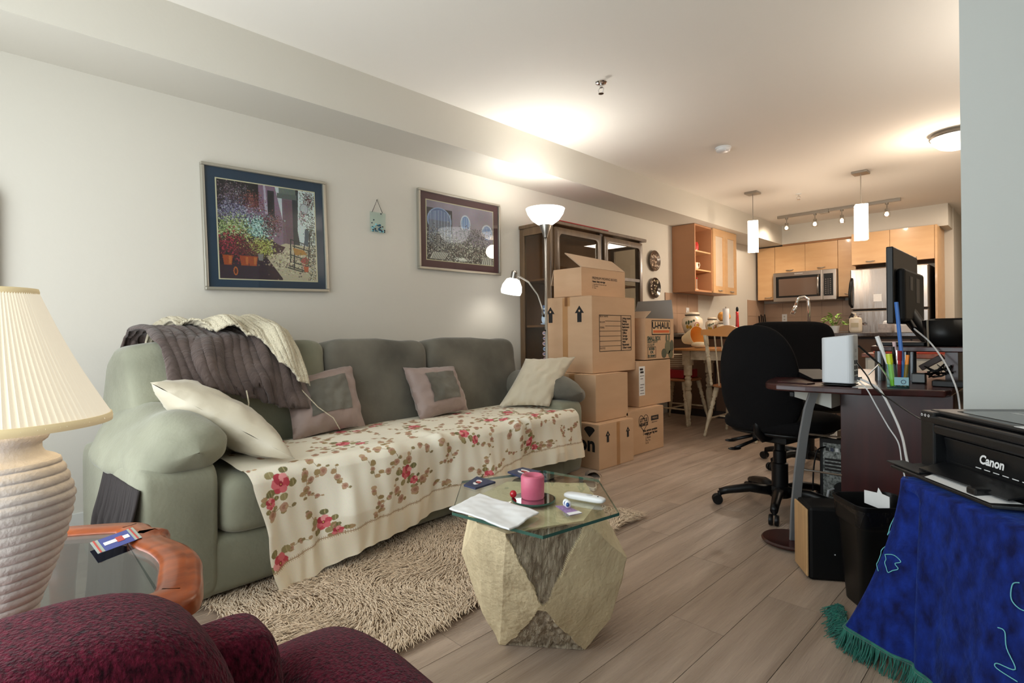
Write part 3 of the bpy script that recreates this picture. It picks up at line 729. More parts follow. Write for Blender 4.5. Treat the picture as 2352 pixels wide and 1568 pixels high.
mk('stem', MB().tube([(LX,LY,.80),(LX,LY,.85)], .008, 10), nickel, lamp); mk('bulb', MB().ell((LX,LY,.878), .022, .022, .03), mat('bulb_glow', C(255,250,240), .3, emit=((1,.9,.7,1), 3)), lamp)
mk('finial', MB().tube([(LX,LY,.99),(LX,LY,1.005)], [.006,.004], 8), nickel, lamp)
for a in (0, PI): mk('harp', MB().tube([(LX,LY+.01,.85), (LX+.05*math.cos(a),LY,.90), (LX+.045*math.cos(a),LY,.96), (LX,LY,.995)], .0018, 6), nickel, lamp)

lamp.scale = lamp_parts_scale
# ================================================================== BURGUNDY CHAIR
bur = thing('armchair', 'burgundy chenille armchair in the near left corner', 'armchair', (2.6,.0,0))
chen = mat('burgundy_chenille', C(98,24,44), .95, spec=.1, noise_=((150, 170, 90), .6, C(34,6,16)), bump=((230, 260, 160), .6), sheen=.1)
def bsoft(name, c, r, ex, ez, M=None, nz=.02): return soft(name, c, r, ex, ez, chen, bur, M=M, nz=nz, L=False)
bsoft('backrest', (2.435, -.17, .31), (.125, .405, .30), .45, .38, M=Matrix.Rotation(.10, 4, 'X'))
bsoft('back_cushion', (2.385, .225, .315), (.062, .075, .222), .5, .42)
bsoft('seat', (2.78, -.06, .20), (.40, .36, .16), .3, .4)
bsoft('armrest', (2.56, .385, .215), (.37, .112, .235), .5, .62, M=Matrix.Rotation(.05, 4, 'Y'))
bsoft('armrest', (2.72, -.47, .25), (.33, .06, .22), .5, .62)
for x, y in ((2.42, .25), (2.42, -.42), (2.9, .38), (2.9, -.45)): mk('foot', MB().cyl((x, y), .022, 0, .05, 12), mahog, bur)

# ================================================================== FLOOR LAMP
fx, fy = .549, 2.945
fl = thing('floor_lamp', 'silver torchiere floor lamp with glowing bowl and a reading arm', 'lamp', (fx, fy, 0))
mk('base', MB().cyl((fx-.02, fy-.05), .10, 0, .02, 32, .085), nickel, fl, smooth=40)
mk('pole', MB().tube([(fx-.02,fy-.05,.02),(fx,fy,.3),(fx,fy,1.66)], .011, 12), nickel, fl, smooth=1)
mk('cup', MB().lathe([(0,1.63),(.014,1.63),(.022,1.66),(.044,1.715),(.044,1.72),(0,1.72)], 28, Matrix.Translation((fx,fy,0))), nickel, fl, smooth=40)
bowl = mat('frosted_bowl', C(245,245,242), .4, emit=((1, .98, .95, 1), 2.2))
prof = [(.03,1.722),(.06,1.728),(.10,1.757),(.130,1.80),(.143,1.838),(.139,1.838),(.126,1.802),(.096,1.762),(.05,1.733),(0,1.73)]
mk('bowl_shade', MB().lathe(prof, 40, Matrix.Translation((fx,fy,0))), bowl, fl, smooth=1)
mk('arm', MB().tube([(fx-.012,fy-.02,1.06),(fx-.02,fy-.025,1.12),(fx-.05,fy-.035,1.21),(fx-.12,fy-.06,1.31),(fx-.20,fy-.085,1.36),(fx-.235,fy-.085,1.375)], .006, 8), nickel, fl, smooth=1)
T = Matrix.Translation((fx-.245,fy-.085,1.375)) @ Matrix.Rotation(.25, 4, 'Y')
mk('socket', MB().lathe([(0,.03),(.010,.03),(.022,.02),(.024,-.028),(0,-.03)], 20, T), nickel, fl, smooth=40)
mk('reading_shade', MB().lathe([(.022,-.028),(.05,-.04),(.074,-.085),(.080,-.125),(.074,-.15),(.068,-.148),(.066,-.10),(.03,-.045)], 32, T), mat('frosted_shade', C(245,245,242), .4, emit=((1, .98, .95, 1), 1.6)), fl, smooth=1)
mk('switch', MB().tube([(fx,fy-.011,.95),(fx,fy-.02,.95)], .006, 8), blackp, fl)

# ================================================================== WALL ART
art = mat('art_print', C(120,120,120), .35, vcol=True)
framem = mat('frame_silver', C(176,172,160), .3, .7)
def picture(name, yl, yr, zb_l, zt_l, tilt, matcol, Pp, inner, label):
    """picture on the left wall; yl/yr = left/right edge, tilt = rise of the right edge"""
    wd_, ht = yr-yl, zt_l-zb_l
    M = Matrix.Translation((0, yl, zb_l)) @ Matrix.Rotation(math.atan2(tilt, wd_), 4, 'X')
    t = thing(name, label, 'picture', (0, (yl+yr)/2, zb_l))
    fw, fd = .017, .03
    for i, q in enumerate(((0, wd_, 0, fw), (0, wd_, ht-fw, ht), (0, fw, fw, ht-fw), (wd_-fw, wd_, fw, ht-fw))):
        mk('frame_side', MB().box(.002, fd, q[0], q[1], q[2], q[3], M), framem, t, bevel=.003)
    mk('mat_board', MB().box(.002, .014, fw, wd_-fw, fw, ht-fw, M), matcol, t)
    y0, y1, z0, z1 = inner
    mk('liner', MB().box(.014, .0150, y0-.006, y1+.006, z0-.006, z1+.006, M), mat('liner_cream', C(206,190,160), .6), t)
    def pos(X, Y):
        P3 = np.stack([0*X+.0158, y0+(y1-y0)*X, z1+(z0-z1)*Y], -1); A_ = np.array(M); return P3 @ A_[:3, :3].T+A_[:3, 3]
    Pp.mesh('print', pos, art, t, smooth=0)
    mk('glass', MB().box(.0175, .0180, fw, wd_-fw, fw, ht-fw, M), GLASS, t)
p = Paint(300, 330, (52, 34, 52))
p.rect(0, 0, .45, .3, (38, 28, 40)); p.poly([(.40, 0), (.62, 0), (.70, .62), (.66, .66), (.30, .45), (.25, .25), (.40, .25)], (150, 118, 142)); p.rect(.27, .02, .28, .2, (96, 90, 100))
p.poly([(.45, 0), (.47, 0), (.49, .3), (.46, .3)], (196, 180, 200)); p.poly([(.49, .05), (.56, .05), (.56, .33), (.49, .31)], (58, 52, 66)); p.rect(.505, .07, .545, .29, (42, 38, 50))
p.poly([(.57, 0), (.66, 0), (.67, .12), (.71, .5), (.69, .6), (.64, .35)], (214, 214, 224))
p.rect(.64, .10, .84, .62, (132, 104, 120)); p.poly([(.66, .13), (.76, .13), (.74, .68), (.68, .66)], (122, 92, 108)); p.rect(.75, .02, .83, .66, (44, 52, 66)); p.rect(.61, 0, .79, .07, (120, 124, 122)); p.rect(.59, .06, .80, .115, (104, 110, 110))
p.poly([(.82, 0), (1, 0), (1, .78), (.84, .72), (.80, .45)], (222, 226, 230))
p.poly([(.42, .70), (.66, .60), (1, .62), (1, 1), (.62, 1)], (206, 188, 166)); p.poly([(.0, .86), (.46, .76), (.62, .98), (.62, 1), (0, 1)], (70, 44, 62)); p.poly([(.52, .60), (.66, .64), (.62, .70), (.42, .76)], (84, 48, 66))
p.speck(.72, .80, .25, .14, 260, [(232, 214, 192), (160, 138, 124), (120, 100, 96)], .010)
p.speck(.95, .6, .06, .42, 900, [(40, 34, 36), (60, 50, 44), (230, 226, 220), (90, 80, 60)], .007); p.speck(.93, .10, .09, .10, 300, [(44, 36, 38), (120, 60, 70)], .006)
p.speck(.14, .14, .15, .15, 700, [(60, 46, 60), (150, 130, 140), (96, 70, 80)], .007); p.speck(.33, .2, .10, .09, 450, [(132, 66, 72), (90, 50, 56), (170, 110, 100)], .007)
p.speck(.16, .34, .18, .14, 1500, [(140, 130, 160), (196, 188, 206), (80, 66, 90), (108, 96, 130)], .007)
p.speck(.16, .50, .18, .12, 1500, [(176, 182, 130), (216, 216, 172), (90, 100, 60), (130, 140, 90)], .008)
p.speck(.40, .46, .13, .12, 800, [(190, 216, 214), (120, 160, 160), (70, 100, 100), (220, 234, 230)], .008); p.speck(.52, .40, .10, .12, 400, [(110, 60, 70), (150, 100, 100), (60, 40, 46)], .007)
p.speck(.14, .66, .17, .13, 1200, [(140, 40, 60), (90, 40, 50), (60, 60, 40), (186, 70, 90)], .008); p.speck(.40, .66, .13, .09, 900, [(186, 182, 100), (214, 206, 140), (110, 100, 50)], .008); p.speck(.28, .70, .12, .09, 500, [(120, 52, 62), (80, 40, 48)], .007)
for x in (.08, .24, .32): p.poly([(x-.05, .76), (x+.05, .76), (x+.035, .86), (x-.035, .86)], (176, 82, 44)); p.poly([(x+.01, .77), (x+.04, .77), (x+.03, .85), (x+.01, .85)], (204, 118, 66))
p.poly([(.37, .73), (.43, .73), (.42, .80), (.38, .80)], (150, 140, 140)); p.ell(.15, .92, .022, .045, (198, 110, 60)); p.ell(.15, .92, .012, .03, (96, 44, 34))
bk3 = (24, 30, 40)
for seg in ([(.90, .42), (.86, .66)], [(.94, .44), (.90, .86)], [(.72, .55), (.71, .80)], [(.76, .56), (.75, .86)], [(.72, .55), (.90, .60)], [(.74, .62), (.90, .66)], [(.70, .84), (.90, .90)], [(.74, .80), (.90, .84)], [(.72, .72), (.90, .77)], [(.68, .86), (.84, .90)]): p.line(seg, .013, bk3)
p.poly([(.74, .64), (.86, .66), (.90, .71), (.76, .72)], (186, 130, 62)); p.poly([(.88, .42), (.93, .44), (.91, .62), (.87, .60)], (70, 84, 104)); p.ell(.88, .20, .05, .06, (150, 148, 156)); p.ell(.88, .20, .04, .05, (196, 196, 204)); p.line([(.83, .26), (.93, .26)], .012, (60, 60, 66))
p.speck(.87, .78, .05, .04, 120, [(186, 60, 70), (80, 90, 50)], .008); p.poly([(.85, .84), (.91, .84), (.90, .90), (.86, .90)], (196, 90, 44)); p.speck(.86, .30, .04, .08, 160, [(170, 90, 110), (60, 70, 40), (220, 220, 220)], .006)
p.a = np.clip((p.a+rng.normal(0, 12, p.a.shape)-20)*.98, 0, 255)
picture('framed_picture', .843, 1.528, 1.177, 1.853, .02, mat('mat_board_navy', C(22,46,72), .6), p, (.075, .615, .065, .60), 'courtyard print with rocking chair in a navy mat and silver frame')
p = Paint(260, 200, (156, 136, 150))
p.a[:] = (150, 132, 150); p.a *= (1-.12*vnoise(p.X, p.Y, 8, 9, 3))[..., None]
p.rect(0, .12, .36, .80, (70, 60, 66)); p.ell(.18, .32, .17, .22, (150, 164, 206)); p.ell(.18, .32, .155, .205, (96, 104, 150)); p.rect(.03, .32, .33, .78, (88, 84, 104))
for i in range(15): p.line([(.04+i*.021, .14+.05*abs(i-7)/7), (.04+i*.021, .80)], .006, (178, 186, 210))
for i in range(6): p.line([(.03, .30+i*.02), (.34, .30+i*.02)], .003, (60, 60, 80))
p.ell(.56, .30, .075, .15, (206, 208, 224)); p.ell(.56, .31, .062, .135, (120, 142, 196)); p.rect(.48, .42, .64, .46, (80, 66, 76)); p.ell(.90, .40, .09, .14, (200, 200, 216)); p.ell(.90, .41, .075, .125, (110, 130, 186))
for i in range(5): p.line([(.85+i*.025, .30), (.85+i*.025, .52)], .004, (220, 220, 232))
for i in range(4): p.line([(.515+i*.03, .2), (.515+i*.03, .42)], .004, (210, 212, 226))
p.rect(0, .72, 1, 1, (58, 44, 46))
p.speck(.5, .80, .52, .22, 3200, [(40, 32, 34), (206, 196, 188), (110, 90, 86), (150, 134, 130), (70, 56, 54)], .009); p.speck(.18, .66, .18, .18, 900, [(60, 50, 52), (176, 166, 164), (100, 90, 96)], .008); p.speck(.66, .48, .22, .10, 500, [(70, 60, 70), (140, 126, 140)], .009)
p.poly([(.09, .86), (.32, .86), (.24, .98), (.04, .98)], (206, 196, 190))
for i in range(9): p.line([(.11+i*.025, .86), (.07+i*.022, .98)], .007, (70, 50, 50))
p.poly([(.84, .86), (.97, .86), (.99, 1), (.80, 1)], (196, 186, 180))
for i in range(5): p.line([(.86+i*.025, .86), (.83+i*.035, 1)], .008, (64, 46, 46))
p.speck(.5, .95, .10, .03, 120, [(230, 224, 220)], .007)
p.a = np.clip(p.a+rng.normal(0, 8, p.a.shape), 0, 255)
picture('framed_picture', 2.197, 2.988, 1.394, 1.965, .004, mat('mat_board_plum', C(88,48,54), .6), p, (.075, .718, .075, .50), 'garden gate print in a plum mat and silver frame')
# glass ornament between the pictures
orn = thing('glass_ornament', 'small clear glass panel with blue pebbles hanging between the two pictures', 'ornament', (.01, 1.875, 1.60))
mk('glass_panel', MB().box(.010, .016, 1.822, 1.936, 1.609, 1.742), glassmat('ornament_glass', (.86, .93, .92, 1), .02, 1.6), orn)
mk('cord', MB().tube([(.014,1.836,1.738),(.010,1.876,1.825),(.014,1.914,1.742)], .0018, 6), ink, orn)
mk('nail', MB().tube([(0,1.876,1.826),(.016,1.876,1.828)], .002, 6), nickel, orn)
peb = [mat('pebble_blue', C(26,84,110), .15), mat('pebble_dark', C(16,30,52), .15), mat('pebble_aqua', C(130,190,200), .15)]
for i in range(34):
    y = 1.828+random.random()*.10; z = 1.615+random.random()**1.4*.055*(1.2-(y-1.828)*6); r_ = random.uniform(.004, .0085)
    q = MB().ell((.018, y, z), .003, r_, r_*.8, 1, 1, None, 10, 6); mk('pebble', q, peb[i % 3], orn, smooth=1)
for y, z in ((1.846,1.688), (1.926,1.628), (1.90,1.735), (1.926,1.617)): mk('pebble', MB().ell((.018,y,z), .003, .005, .005, 1, 1, None, 10, 6), peb[1], orn, smooth=1)
# two decorative plates
def wplate(z, label, cols):
    o = thing('wall_plate', label, 'plate', (.0, 5.35, z), 0, 'decorative plates on the wall')
    T = Matrix.Translation((.012, 5.35, z)) @ Matrix.Rotation(PI/2, 4, 'Y')
    mk('dish', MB().lathe([(0,0),(.07,0),(.112,.016),(.1155,.018),(.112,.021),(.07,.006),(0,.006)], 36, T), mat('plate_pewter', C(120,104,92), .2, .7), o, smooth=1)
    P_ = Paint(90, 90, cols[0]); 
    for _ in range(70): P_.ell(rng.uniform(.1,.9), rng.uniform(.1,.9), rng.uniform(.02,.09), rng.uniform(.02,.06), cols[rng.integers(len(cols))])
    def pos(X, Y):
        a = (X-.5)*2; b_ = (Y-.5)*2; u = a*np.sqrt(1-b_*b_/2); v = b_*np.sqrt(1-a*a/2); rr2 = u*u+v*v
        return np.stack([.0188+.016*np.clip((np.sqrt(rr2)-.62)/.38, 0, 1)+0*u, 5.35+u*.110, z-v*.110], -1)
    P_.mesh('picture_print', pos, mat('plate_print', C(90,80,70), .15, vcol=True), o, smooth=1)
wplate(1.725, 'upper of two dark oval-looking plates beside the wall cupboard', [(92,76,64), (64,52,44), (150,130,112), (196,176,156)])
wplate(1.423, 'lower of two dark plates, with white figures, on the wall', [(36,30,28), (60,60,48), (210,196,176), (120,110,84)])
# ================================================================== CHINA CABINET
hw = mat('walnut_frame', C(112,88,62), .35, noise_=((18, 18, 3), .35, C(78,58,40)), coat=.3)
hin = mat('cabinet_inner_wood', C(150,108,70), .6, noise_=((12, 12, 2), .15, None))
hu = thing('china_cabinet', 'dark wood china cabinet with rounded glass doors behind the moving boxes', 'cabinet', (.18, 3.88, 0))
x1, ya, yb, zt = .36, 3.225, 4.55, 1.80
mk('back_panel', MB().box(.005, .018, ya+.03, yb-.03, .05, zt), hin, hu)
mk('lower_body', MB().box(.005, x1, ya, yb, 0, .62), hw, hu, bevel=.005)
mk('top_board', MB().box(.005, x1+.02, ya-.01, yb+.055, zt, zt+.03), hw, hu, bevel=.006)
for y0, y1 in ((ya, ya+.03), (yb-.03, yb)):
    for q in ((.005, .055), (x1-.06, x1-.005)): mk('post', MB().box(q[0], q[1], y0, y1, .62, zt), hw, hu, bevel=.004)
    mk('side_rail', MB().box(.055, x1-.06, y0, y1, zt-.06, zt), hw, hu); mk('side_glass', MB().box(.055, x1-.06, y0+.012, y0+.016, .62, zt-.06), GLASSD, hu)
mk('post', MB().box(x1-.05, x1-.004, 3.875, 3.915, .62, zt), mat('walnut_dark', C(52,38,28), .4), hu)
for z in (.98, 1.36): mk('shelf', MB().box(.02, x1-.06, ya+.03, yb-.03, z, z+.016), hin, hu)
def rrect(y0, y1, z0, z1, r, n=5):
    o = []
    for cy, cz, a in ((y1-r, z1-r, 0), (y0+r, z1-r, PI/2), (y0+r, z0+r, PI), (y1-r, z0+r, 1.5*PI)):
        for k in range(n+1): t = a+PI/2*k/n; o.append((cy+r*math.cos(t), cz+r*math.sin(t)))
    return o
def hdoor(y0, y1, z0, z1, rails=()):
    n = 24; out = rrect(y0, y1, z0, z1, .004); inn = rrect(y0+.05, y1-.05, z0+.05, z1-.05, .035)
    mb = MB(); N_ = len(out)
    for xx, P_ in ((x1-.012, out), (x1+.010, out), (x1+.016, [(a*.7+b2*.3, c*.7+d*.3) for (a, c), (b2, d) in zip(out, inn)]), (x1+.014, inn), (x1-.012, inn)): mb.v += [(xx, a, b2) for a, b2 in P_]
    for k in range(4):
        for i in range(N_): mb.f.append((k*N_+i, k*N_+(i+1) % N_, (k+1)*N_+(i+1) % N_, (k+1)*N_+i)); mb.m.append(0)
    d = mk('door', mb, hw, hu, smooth=45)
    for z in rails: mk('door_rail', MB().box(x1-.01, x1+.012, y0+.045, y1-.045, z-.014, z+.014), hw, d)
    mk('pane', MB().box(x1, x1+.004, y0+.045, y1-.045, z0+.045, z1-.045), GLASSD, d)
hdoor(ya+.035, 3.87, .64, zt-.02); hdoor(3.92, yb-.01, .64, zt-.02, (1.42,))
for k, (y0, y1) in enumerate(((ya+.035, 3.87), (3.92, yb-.01))): mk('door', MB().box(x1, x1+.018, y0, y1, .06, .60), hw, hu, bevel=.006)
# stickers on the side glass
dec = thing('window_sticker', 'pale blue snowman sticker on the cabinet side glass', 'sticker', (.27, ya-.002, 1.1))
sb = mat('sticker_blue', C(176,196,216), .5); sd = mat('sticker_dark', C(96,116,150), .5)
def disc(name, x, z, rx, rz, m, par, y=ya-.002): mk(name, MB().prism([(rx*math.cos(2*PI*k/18), rz*math.sin(2*PI*k/18)) for k in range(18)], 0, .0012, face_m((x, y, z), (0,-1,0))), m, par)
disc('body', .275, 1.045, .026, .040, sb, dec); disc('body', .275, 1.09, .022, .03, sb, dec); disc('head', .275, 1.125, .016, .018, sb, dec); disc('hat', .275, 1.143, .017, .012, sd, dec, ya-.0035); disc('scarf', .277, 1.108, .018, .006, sd, dec, ya-.0035); disc('feet', .275, 1.006, .036, .005, sb, dec)
dec2 = thing('window_sticker', 'strip of small patterned stickers low on the cabinet side glass', 'sticker', (.28, ya-.002, .8))
for k in range(7):
    disc('sticker_shape', .285+.006*(k % 2), .93-k*.042, .028, .018, [mat('sticker_pink', C(190,160,160), .5), sb][k == 3], dec2); disc('sticker_shape', .28, .93-k*.042, .014, .006, sd, dec2, ya-.0035)
q = MB().box(.05, x1+.01, 3.26, 3.99, zt+.031, zt+.040)
tag(mk('cloth_runner', q, mat('red_cloth', C(170,36,44), .8), bevel=.003), 'red cloth folded on top of the china cabinet', 'cloth')

# ================================================================== MOVING BOXES
def shape(par, name, M, pts, m=ink, z=.0008): mk(name, MB().prism(pts, 0, z, M), m, par)
def arrow(par, M, x, y, s):
    shape(par, 'arrow', M, [(x-.17*s, y-.5*s), (x+.17*s, y-.5*s), (x+.17*s, y+.08*s), (x+.36*s, y+.08*s), (x, y+.55*s), (x-.36*s, y+.08*s), (x-.17*s, y+.08*s)])
    shape(par, 'arrow_dot', M, [(x+.075*s*math.cos(k*PI/4), y+.22*s+.075*s*math.sin(k*PI/4)) for k in range(8)], cardb, .0014)
def rline(par, name, M, x0, y0, x1_, y1_, m=ink): shape(par, name, M, [(x0,y0),(x1_,y0),(x1_,y1_),(x0,y1_)], m)
def carton(label, x0, x1, y0, y1, z0, z1, open_=False, tape=True):
    t = thing('moving_box', label, 'box', ((x0+x1)/2, (y0+y1)/2, z0), 0, 'stacked cardboard moving boxes')
    w_ = .005
    if open_:
        mk('bottom', MB().box(x0, x1, y0, y1, z0, z0+w_), cardb, t)
        for q in ((x0, x0+w_, y0, y1), (x1-w_, x1, y0, y1), (x0+w_, x1-w_, y0, y0+w_), (x0+w_, x1-w_, y1-w_, y1)): mk('side', MB().box(q[0], q[1], q[2], q[3], z0, z1), cardb, t)
    else:
        mk('body', MB().box(x0, x1, y0, y1, z0, z1-.004), cardb, t, bevel=.004)
        xm = (x0+x1)/2
        for q in ((x0+.001, xm-.0015), (xm+.0015, x1-.001)): mk('top_flap', MB().box(q[0], q[1], y0+.001, y1-.001, z1-.004, z1), cardb, t)
        if tape: mk('tape', MB().box(xm-.025, xm+.025, y0-.001, y1+.001, z1, z1+.0006).box(xm-.025, xm+.025, y0-.001, y0-.0004, z1-.07, z1), TAPE, t)
    return t
tA = carton('low box with black arrows on the floor, beside the sofa arm', .62, 1.0, 2.96, 3.38, 0, .305)
MA = face_m((1.0005, 2.96, 0), (1,0,0)); arrow(tA, MA, .10, .215, .075); arrow(tA, MA, .345, .215, .07)
mk('tape', MB().box(1.0005, 1.0012, 3.165, 3.205, .0, .305), TAPE, tA)
MA = face_m((.62, 2.9595, 0), (0,-1,0)); text('on', .14, MA @ Matrix.Translation((.275,.165,.0004)), ink, tA, bold=.005)
shape(tA, 'printed_balloon', MA, [(.30+.045*math.cos(a), .265+.024*math.sin(a)) for a in np.linspace(0, PI, 9)]+[(.30,.215)])
tC = carton('low box on the floor with a heart printed on it', .45, .925, 3.40, 3.935, 0, .338)
MC = face_m((.9256, 3.40, 0), (1,0,0))
hx, hy = .235, .235
hp_ = [(hx+.0042*16*math.sin(t)**3, hy+.0046*(13*math.cos(t)-5*math.cos(2*t)-2*math.cos(3*t)-math.cos(4*t))) for t in np.linspace(0, 2*PI, 41)[:-1]]
for i in range(40):
    a, b2 = Vector(hp_[i]), Vector(hp_[(i+1) % 40]); d = (b2-a).normalized()*.0; n_ = Vector((-(b2-a).y, (b2-a).x)).normalized()*.0022
    if i % 4 == 0: pass
mb = MB()
for i in range(40):
    a, b2 = Vector(hp_[i]), Vector(hp_[(i+1) % 40]); n_ = Vector((-(b2-a).y, (b2-a).x)).normalized()*.0022
    mb.prism([tuple(a-n_), tuple(b2-n_), tuple(b2+n_), tuple(a+n_)], 0, .0008, MC)
mk('heart_outline', mb, ink, tC)
text('LITTLE\nHEARTS', .036, MC @ Matrix.Translation((hx,.235,.0006)), ink, tC, bold=.0016)
rline(tC, 'printed_bar', MC, .345, .235, .455, .272); text('FRIENDS', .02, MC @ Matrix.Translation((.40,.2535,.001)), cardb, tC)
text('Assortment', .017, MC @ Matrix.Translation((.395,.222,.0006)), ink, tC)
text('This carton contains\n1 weight per big box', .025, MC @ Matrix.Translation((.33,.155,.0006)), ink, tC, bold=.001)
text('1. Shoes\n2. Bottle\nTin. Fry\nN. B', .022, MC @ Matrix.Translation((.26,.10,.0006)), ink, tC, align='LEFT')
tD = carton('plain box under the tall box and above the arrow box', .50, .925, 3.03, 3.425, .307, .634)
tE = carton('plain box with a white sticker, above the heart box', .40, .865, 3.672, 4.16, .340, .700)
ME = face_m((.8656, 3.672, .34), (1,0,0)); rline(tE, 'shipping_label', ME, .0, .09, .085, .32, paper)
for k in range(9): rline(tE, 'label_print', ME, .012+.006*(k % 2), .105+k*.023, .073-.008*(k % 3), .105+k*.023+(.004 if k < 7 else .016), ink) if k != 4 else None
for o in [c for c in kids(tE) if c.name.startswith('label_print')]: o.data.transform(Matrix.Translation((.0009,0,0)))
tB = carton('tall box with a printed contents table, largest of the boxes', .385, .838, 3.11, 3.665, .636, 1.198)
MF = face_m((.385, 3.1095, .636), (0,-1,0)); arrow(tB, MF, .06, .43, .115); arrow(tB, MF, .34, .43, .115)
mk('tape', MB().box(.565, .615, 3.108, 3.1092, .70, 1.198), TAPE, tB)
MP = face_m((.8386, 3.11, .636), (1,0,0)); tx0, tx1, ty0, ty1 = .085, .50, .155, .425
for q in ((tx0, ty0, tx1, ty0+.004), (tx0, ty1-.004, tx1, ty1), (tx0, ty0, tx0+.005, ty1), (tx1-.005, ty0, tx1, ty1), (.36, ty0, .366, ty1)): rline(tB, 'table_border', MP, *q)
for k in range(6): rline(tB, 'table_line', MP, tx0+(.075 if k in (4, 5) else 0), ty0+.038+k*.037, .358, ty0+.041+k*.037)
for s_, y in (('BOX NAME', .413), ('ROOM:', .37), ('ITEMS:', .33), ('NOTES:', .178)): text(s_, .02, MP @ Matrix.Translation((tx0+.008, y, .0006)), ink, tB, align='LEFT')
text('Living room\nDining\nBedroom\nBathroom\nKitchen\nOffice\nGarage\nStorage\nAttic\nBasement\nOther room', .0235, MP @ Matrix.Translation((.377, .29, .0006)), ink, tB, align='LEFT', bold=.0008)
tG = carton('open topped box crowning the stack in front of the china cabinet', .43, .70, 3.17, 3.74, 1.200, 1.418, open_=True)
MG = face_m((.7005, 3.17, 1.2), (1,0,0))
text('PREMIUM MOVING BOXES', .028, MG @ Matrix.Translation((.13,.145,.0006)), ink, tG, align='LEFT'); text('Heavy duty storage', .021, MG @ Matrix.Translation((.13,.12,.0006)), ink, tG, align='LEFT', bold=.0008)
text('1. Assemble the base and tape\n2. Fill evenly\n3. Close', .015, MG @ Matrix.Translation((.13,.085,.0006)), ink, tG, align='LEFT')
def flap(par, pts, m=cardl):
    n_ = (Vector(pts[1])-Vector(pts[0])).cross(Vector(pts[2])-Vector(pts[0])).normalized()*.0035
    P_ = [Vector(p) for p in pts]; k = len(P_); mb = MB(); mb.v = [tuple(p-n_) for p in P_]+[tuple(p+n_) for p in P_]
    mb.f = [tuple(range(k))[::-1], tuple(range(k, 2*k))]+[(i, (i+1) % k, k+(i+1) % k, k+i) for i in range(k)]; mb.m = [0]*len(mb.f)
    mk('flap', mb, m, par)
flap(tG, [(.70,3.17,1.418),(.70,3.74,1.418),(.60,3.70,1.51),(.60,3.10,1.525)]); flap(tG, [(.43,3.17,1.418),(.43,3.74,1.418),(.40,3.74,1.30),(.40,3.17,1.30)]); flap(tG, [(.43,3.174,1.417),(.698,3.174,1.417),(.69,3.24,1.34),(.44,3.24,1.34)])
tH = carton('open small rental box with an orange and black logo, beside the tall box', .45, .852, 3.79, 4.245, .702, 1.042, open_=True)
MH = face_m((.8526, 3.79, .702), (1,0,0))
rline(tH, 'logo_border', MH, .10, .205, .395, .325); shape(tH, 'logo_field', MH, [(.108,.213),(.387,.213),(.387,.317),(.108,.317)], mat('print_tan', C(212,176,134), .8), .0014)
shape(tH, 'logo_bar', MH, [(.12,.222),(.375,.222),(.375,.243),(.12,.243)], mat('print_orange', C(206,96,40), .7), .002)
text('U-HAUL', .075, MH @ Matrix.Translation((.2475,.280,.002)), ink, tH, bold=.003, sx=1.05)
text('SMALL BOX', .046, MH @ Matrix.Translation((.03,.175,.0006)), mat('print_green', C(60,78,66), .8), tH, align='LEFT', bold=.002, sx=.85)
text('HEAVY DUTY\n1.5 CU FT', .026, MH @ Matrix.Translation((.03,.135,.0006)), MATS['print_green'], tH, align='LEFT', bold=.001)
for q in ((.035, .02, .16, .024), (.035, .105, .16, .109), (.035, .02, .039, .109), (.156, .02, .16, .109)): rline(tH, 'stamp_border', MH, *q)
text('BOXES\n/OK\nto donate', .028, MH @ Matrix.Translation((.0975,.064,.0006)), MATS['print_green'], tH, bold=.0015)
pg = mat('print_sage', C(112,110,84), .8); pd = mat('print_sage_dark', C(84,86,68), .8)
for cx, cy, rx, ry, m_ in ((.355,.10,.05,.06,pg),(.29,.05,.04,.04,pd),(.42,.11,.03,.05,pd),(.33,.175,.012,.03,pd),(.375,.18,.014,.03,pg),(.40,.04,.04,.035,pg)): shape(tH, 'printed_plant', MH, [(cx+rx*math.cos(2*PI*k/14), cy+ry*math.sin(2*PI*k/14)) for k in range(14)], m_, .001 if m_ is pg else .0016)
grey = mat('grey_liner', C(150,144,138), .8)
flap(tH, [(.45,4.245,1.042),(.852,4.245,1.042),(.80,4.31,1.21),(.46,4.31,1.21)], grey); flap(tH, [(.45,3.79,1.042),(.852,3.79,1.042),(.84,3.66,1.085),(.50,3.66,1.085)]) if 0 else flap(tH, [(.455,3.795,1.042),(.847,3.795,1.042),(.84,3.90,1.10),(.47,3.90,1.10)])
flap(tH, [(.45,3.79,1.042),(.45,4.245,1.042),(.41,4.245,1.14),(.42,3.80,1.14)], grey)
# slippers on the floor by the sofa arm
sl = mat('slipper_grey', C(150,136,124), .9, bump=(200, .5)); slw = mat('slipper_sole', C(214,204,188), .8)
def slipper(x, y, rz, label):
    t = thing('slipper', label, 'slipper', (x, y, 0), rz, 'slippers by the sofa arm'); Mx = Wm(t)
    so = [(.125*math.cos(a)*(1), (.042+.006*math.cos(a))*math.sin(a)) for a in np.linspace(0, 2*PI, 29)[:-1]]
    mk('sole', MB().prism(so, 0, .018, Mx), slw, t, bevel=.004)
    mk('insole', MB().prism([(a*.88, b2*.84) for a, b2 in so], .018, .021, Mx), sl, t)
    q = MB(); nn = 12
    for i in range(nn+1):
        for k in range(11):
            a = PI*k/10; s_ = i/nn; x_ = -.035+.150*s_; wy = (.050)*(1-(max(0, s_-.35)/.66)**2.2)**.5 if s_ < 1 else .002; q.v.append(tuple(Mx @ Vector((x_, wy*math.cos(a), .020+.034*math.sin(a)*(1-.75*s_**2)))))
    for i in range(nn):
        for k in range(10): q.f.append((i*11+k, i*11+k+1, (i+1)*11+k+1, (i+1)*11+k)); q.m.append(0)
    mk('upper', q, sl, t, smooth=1)
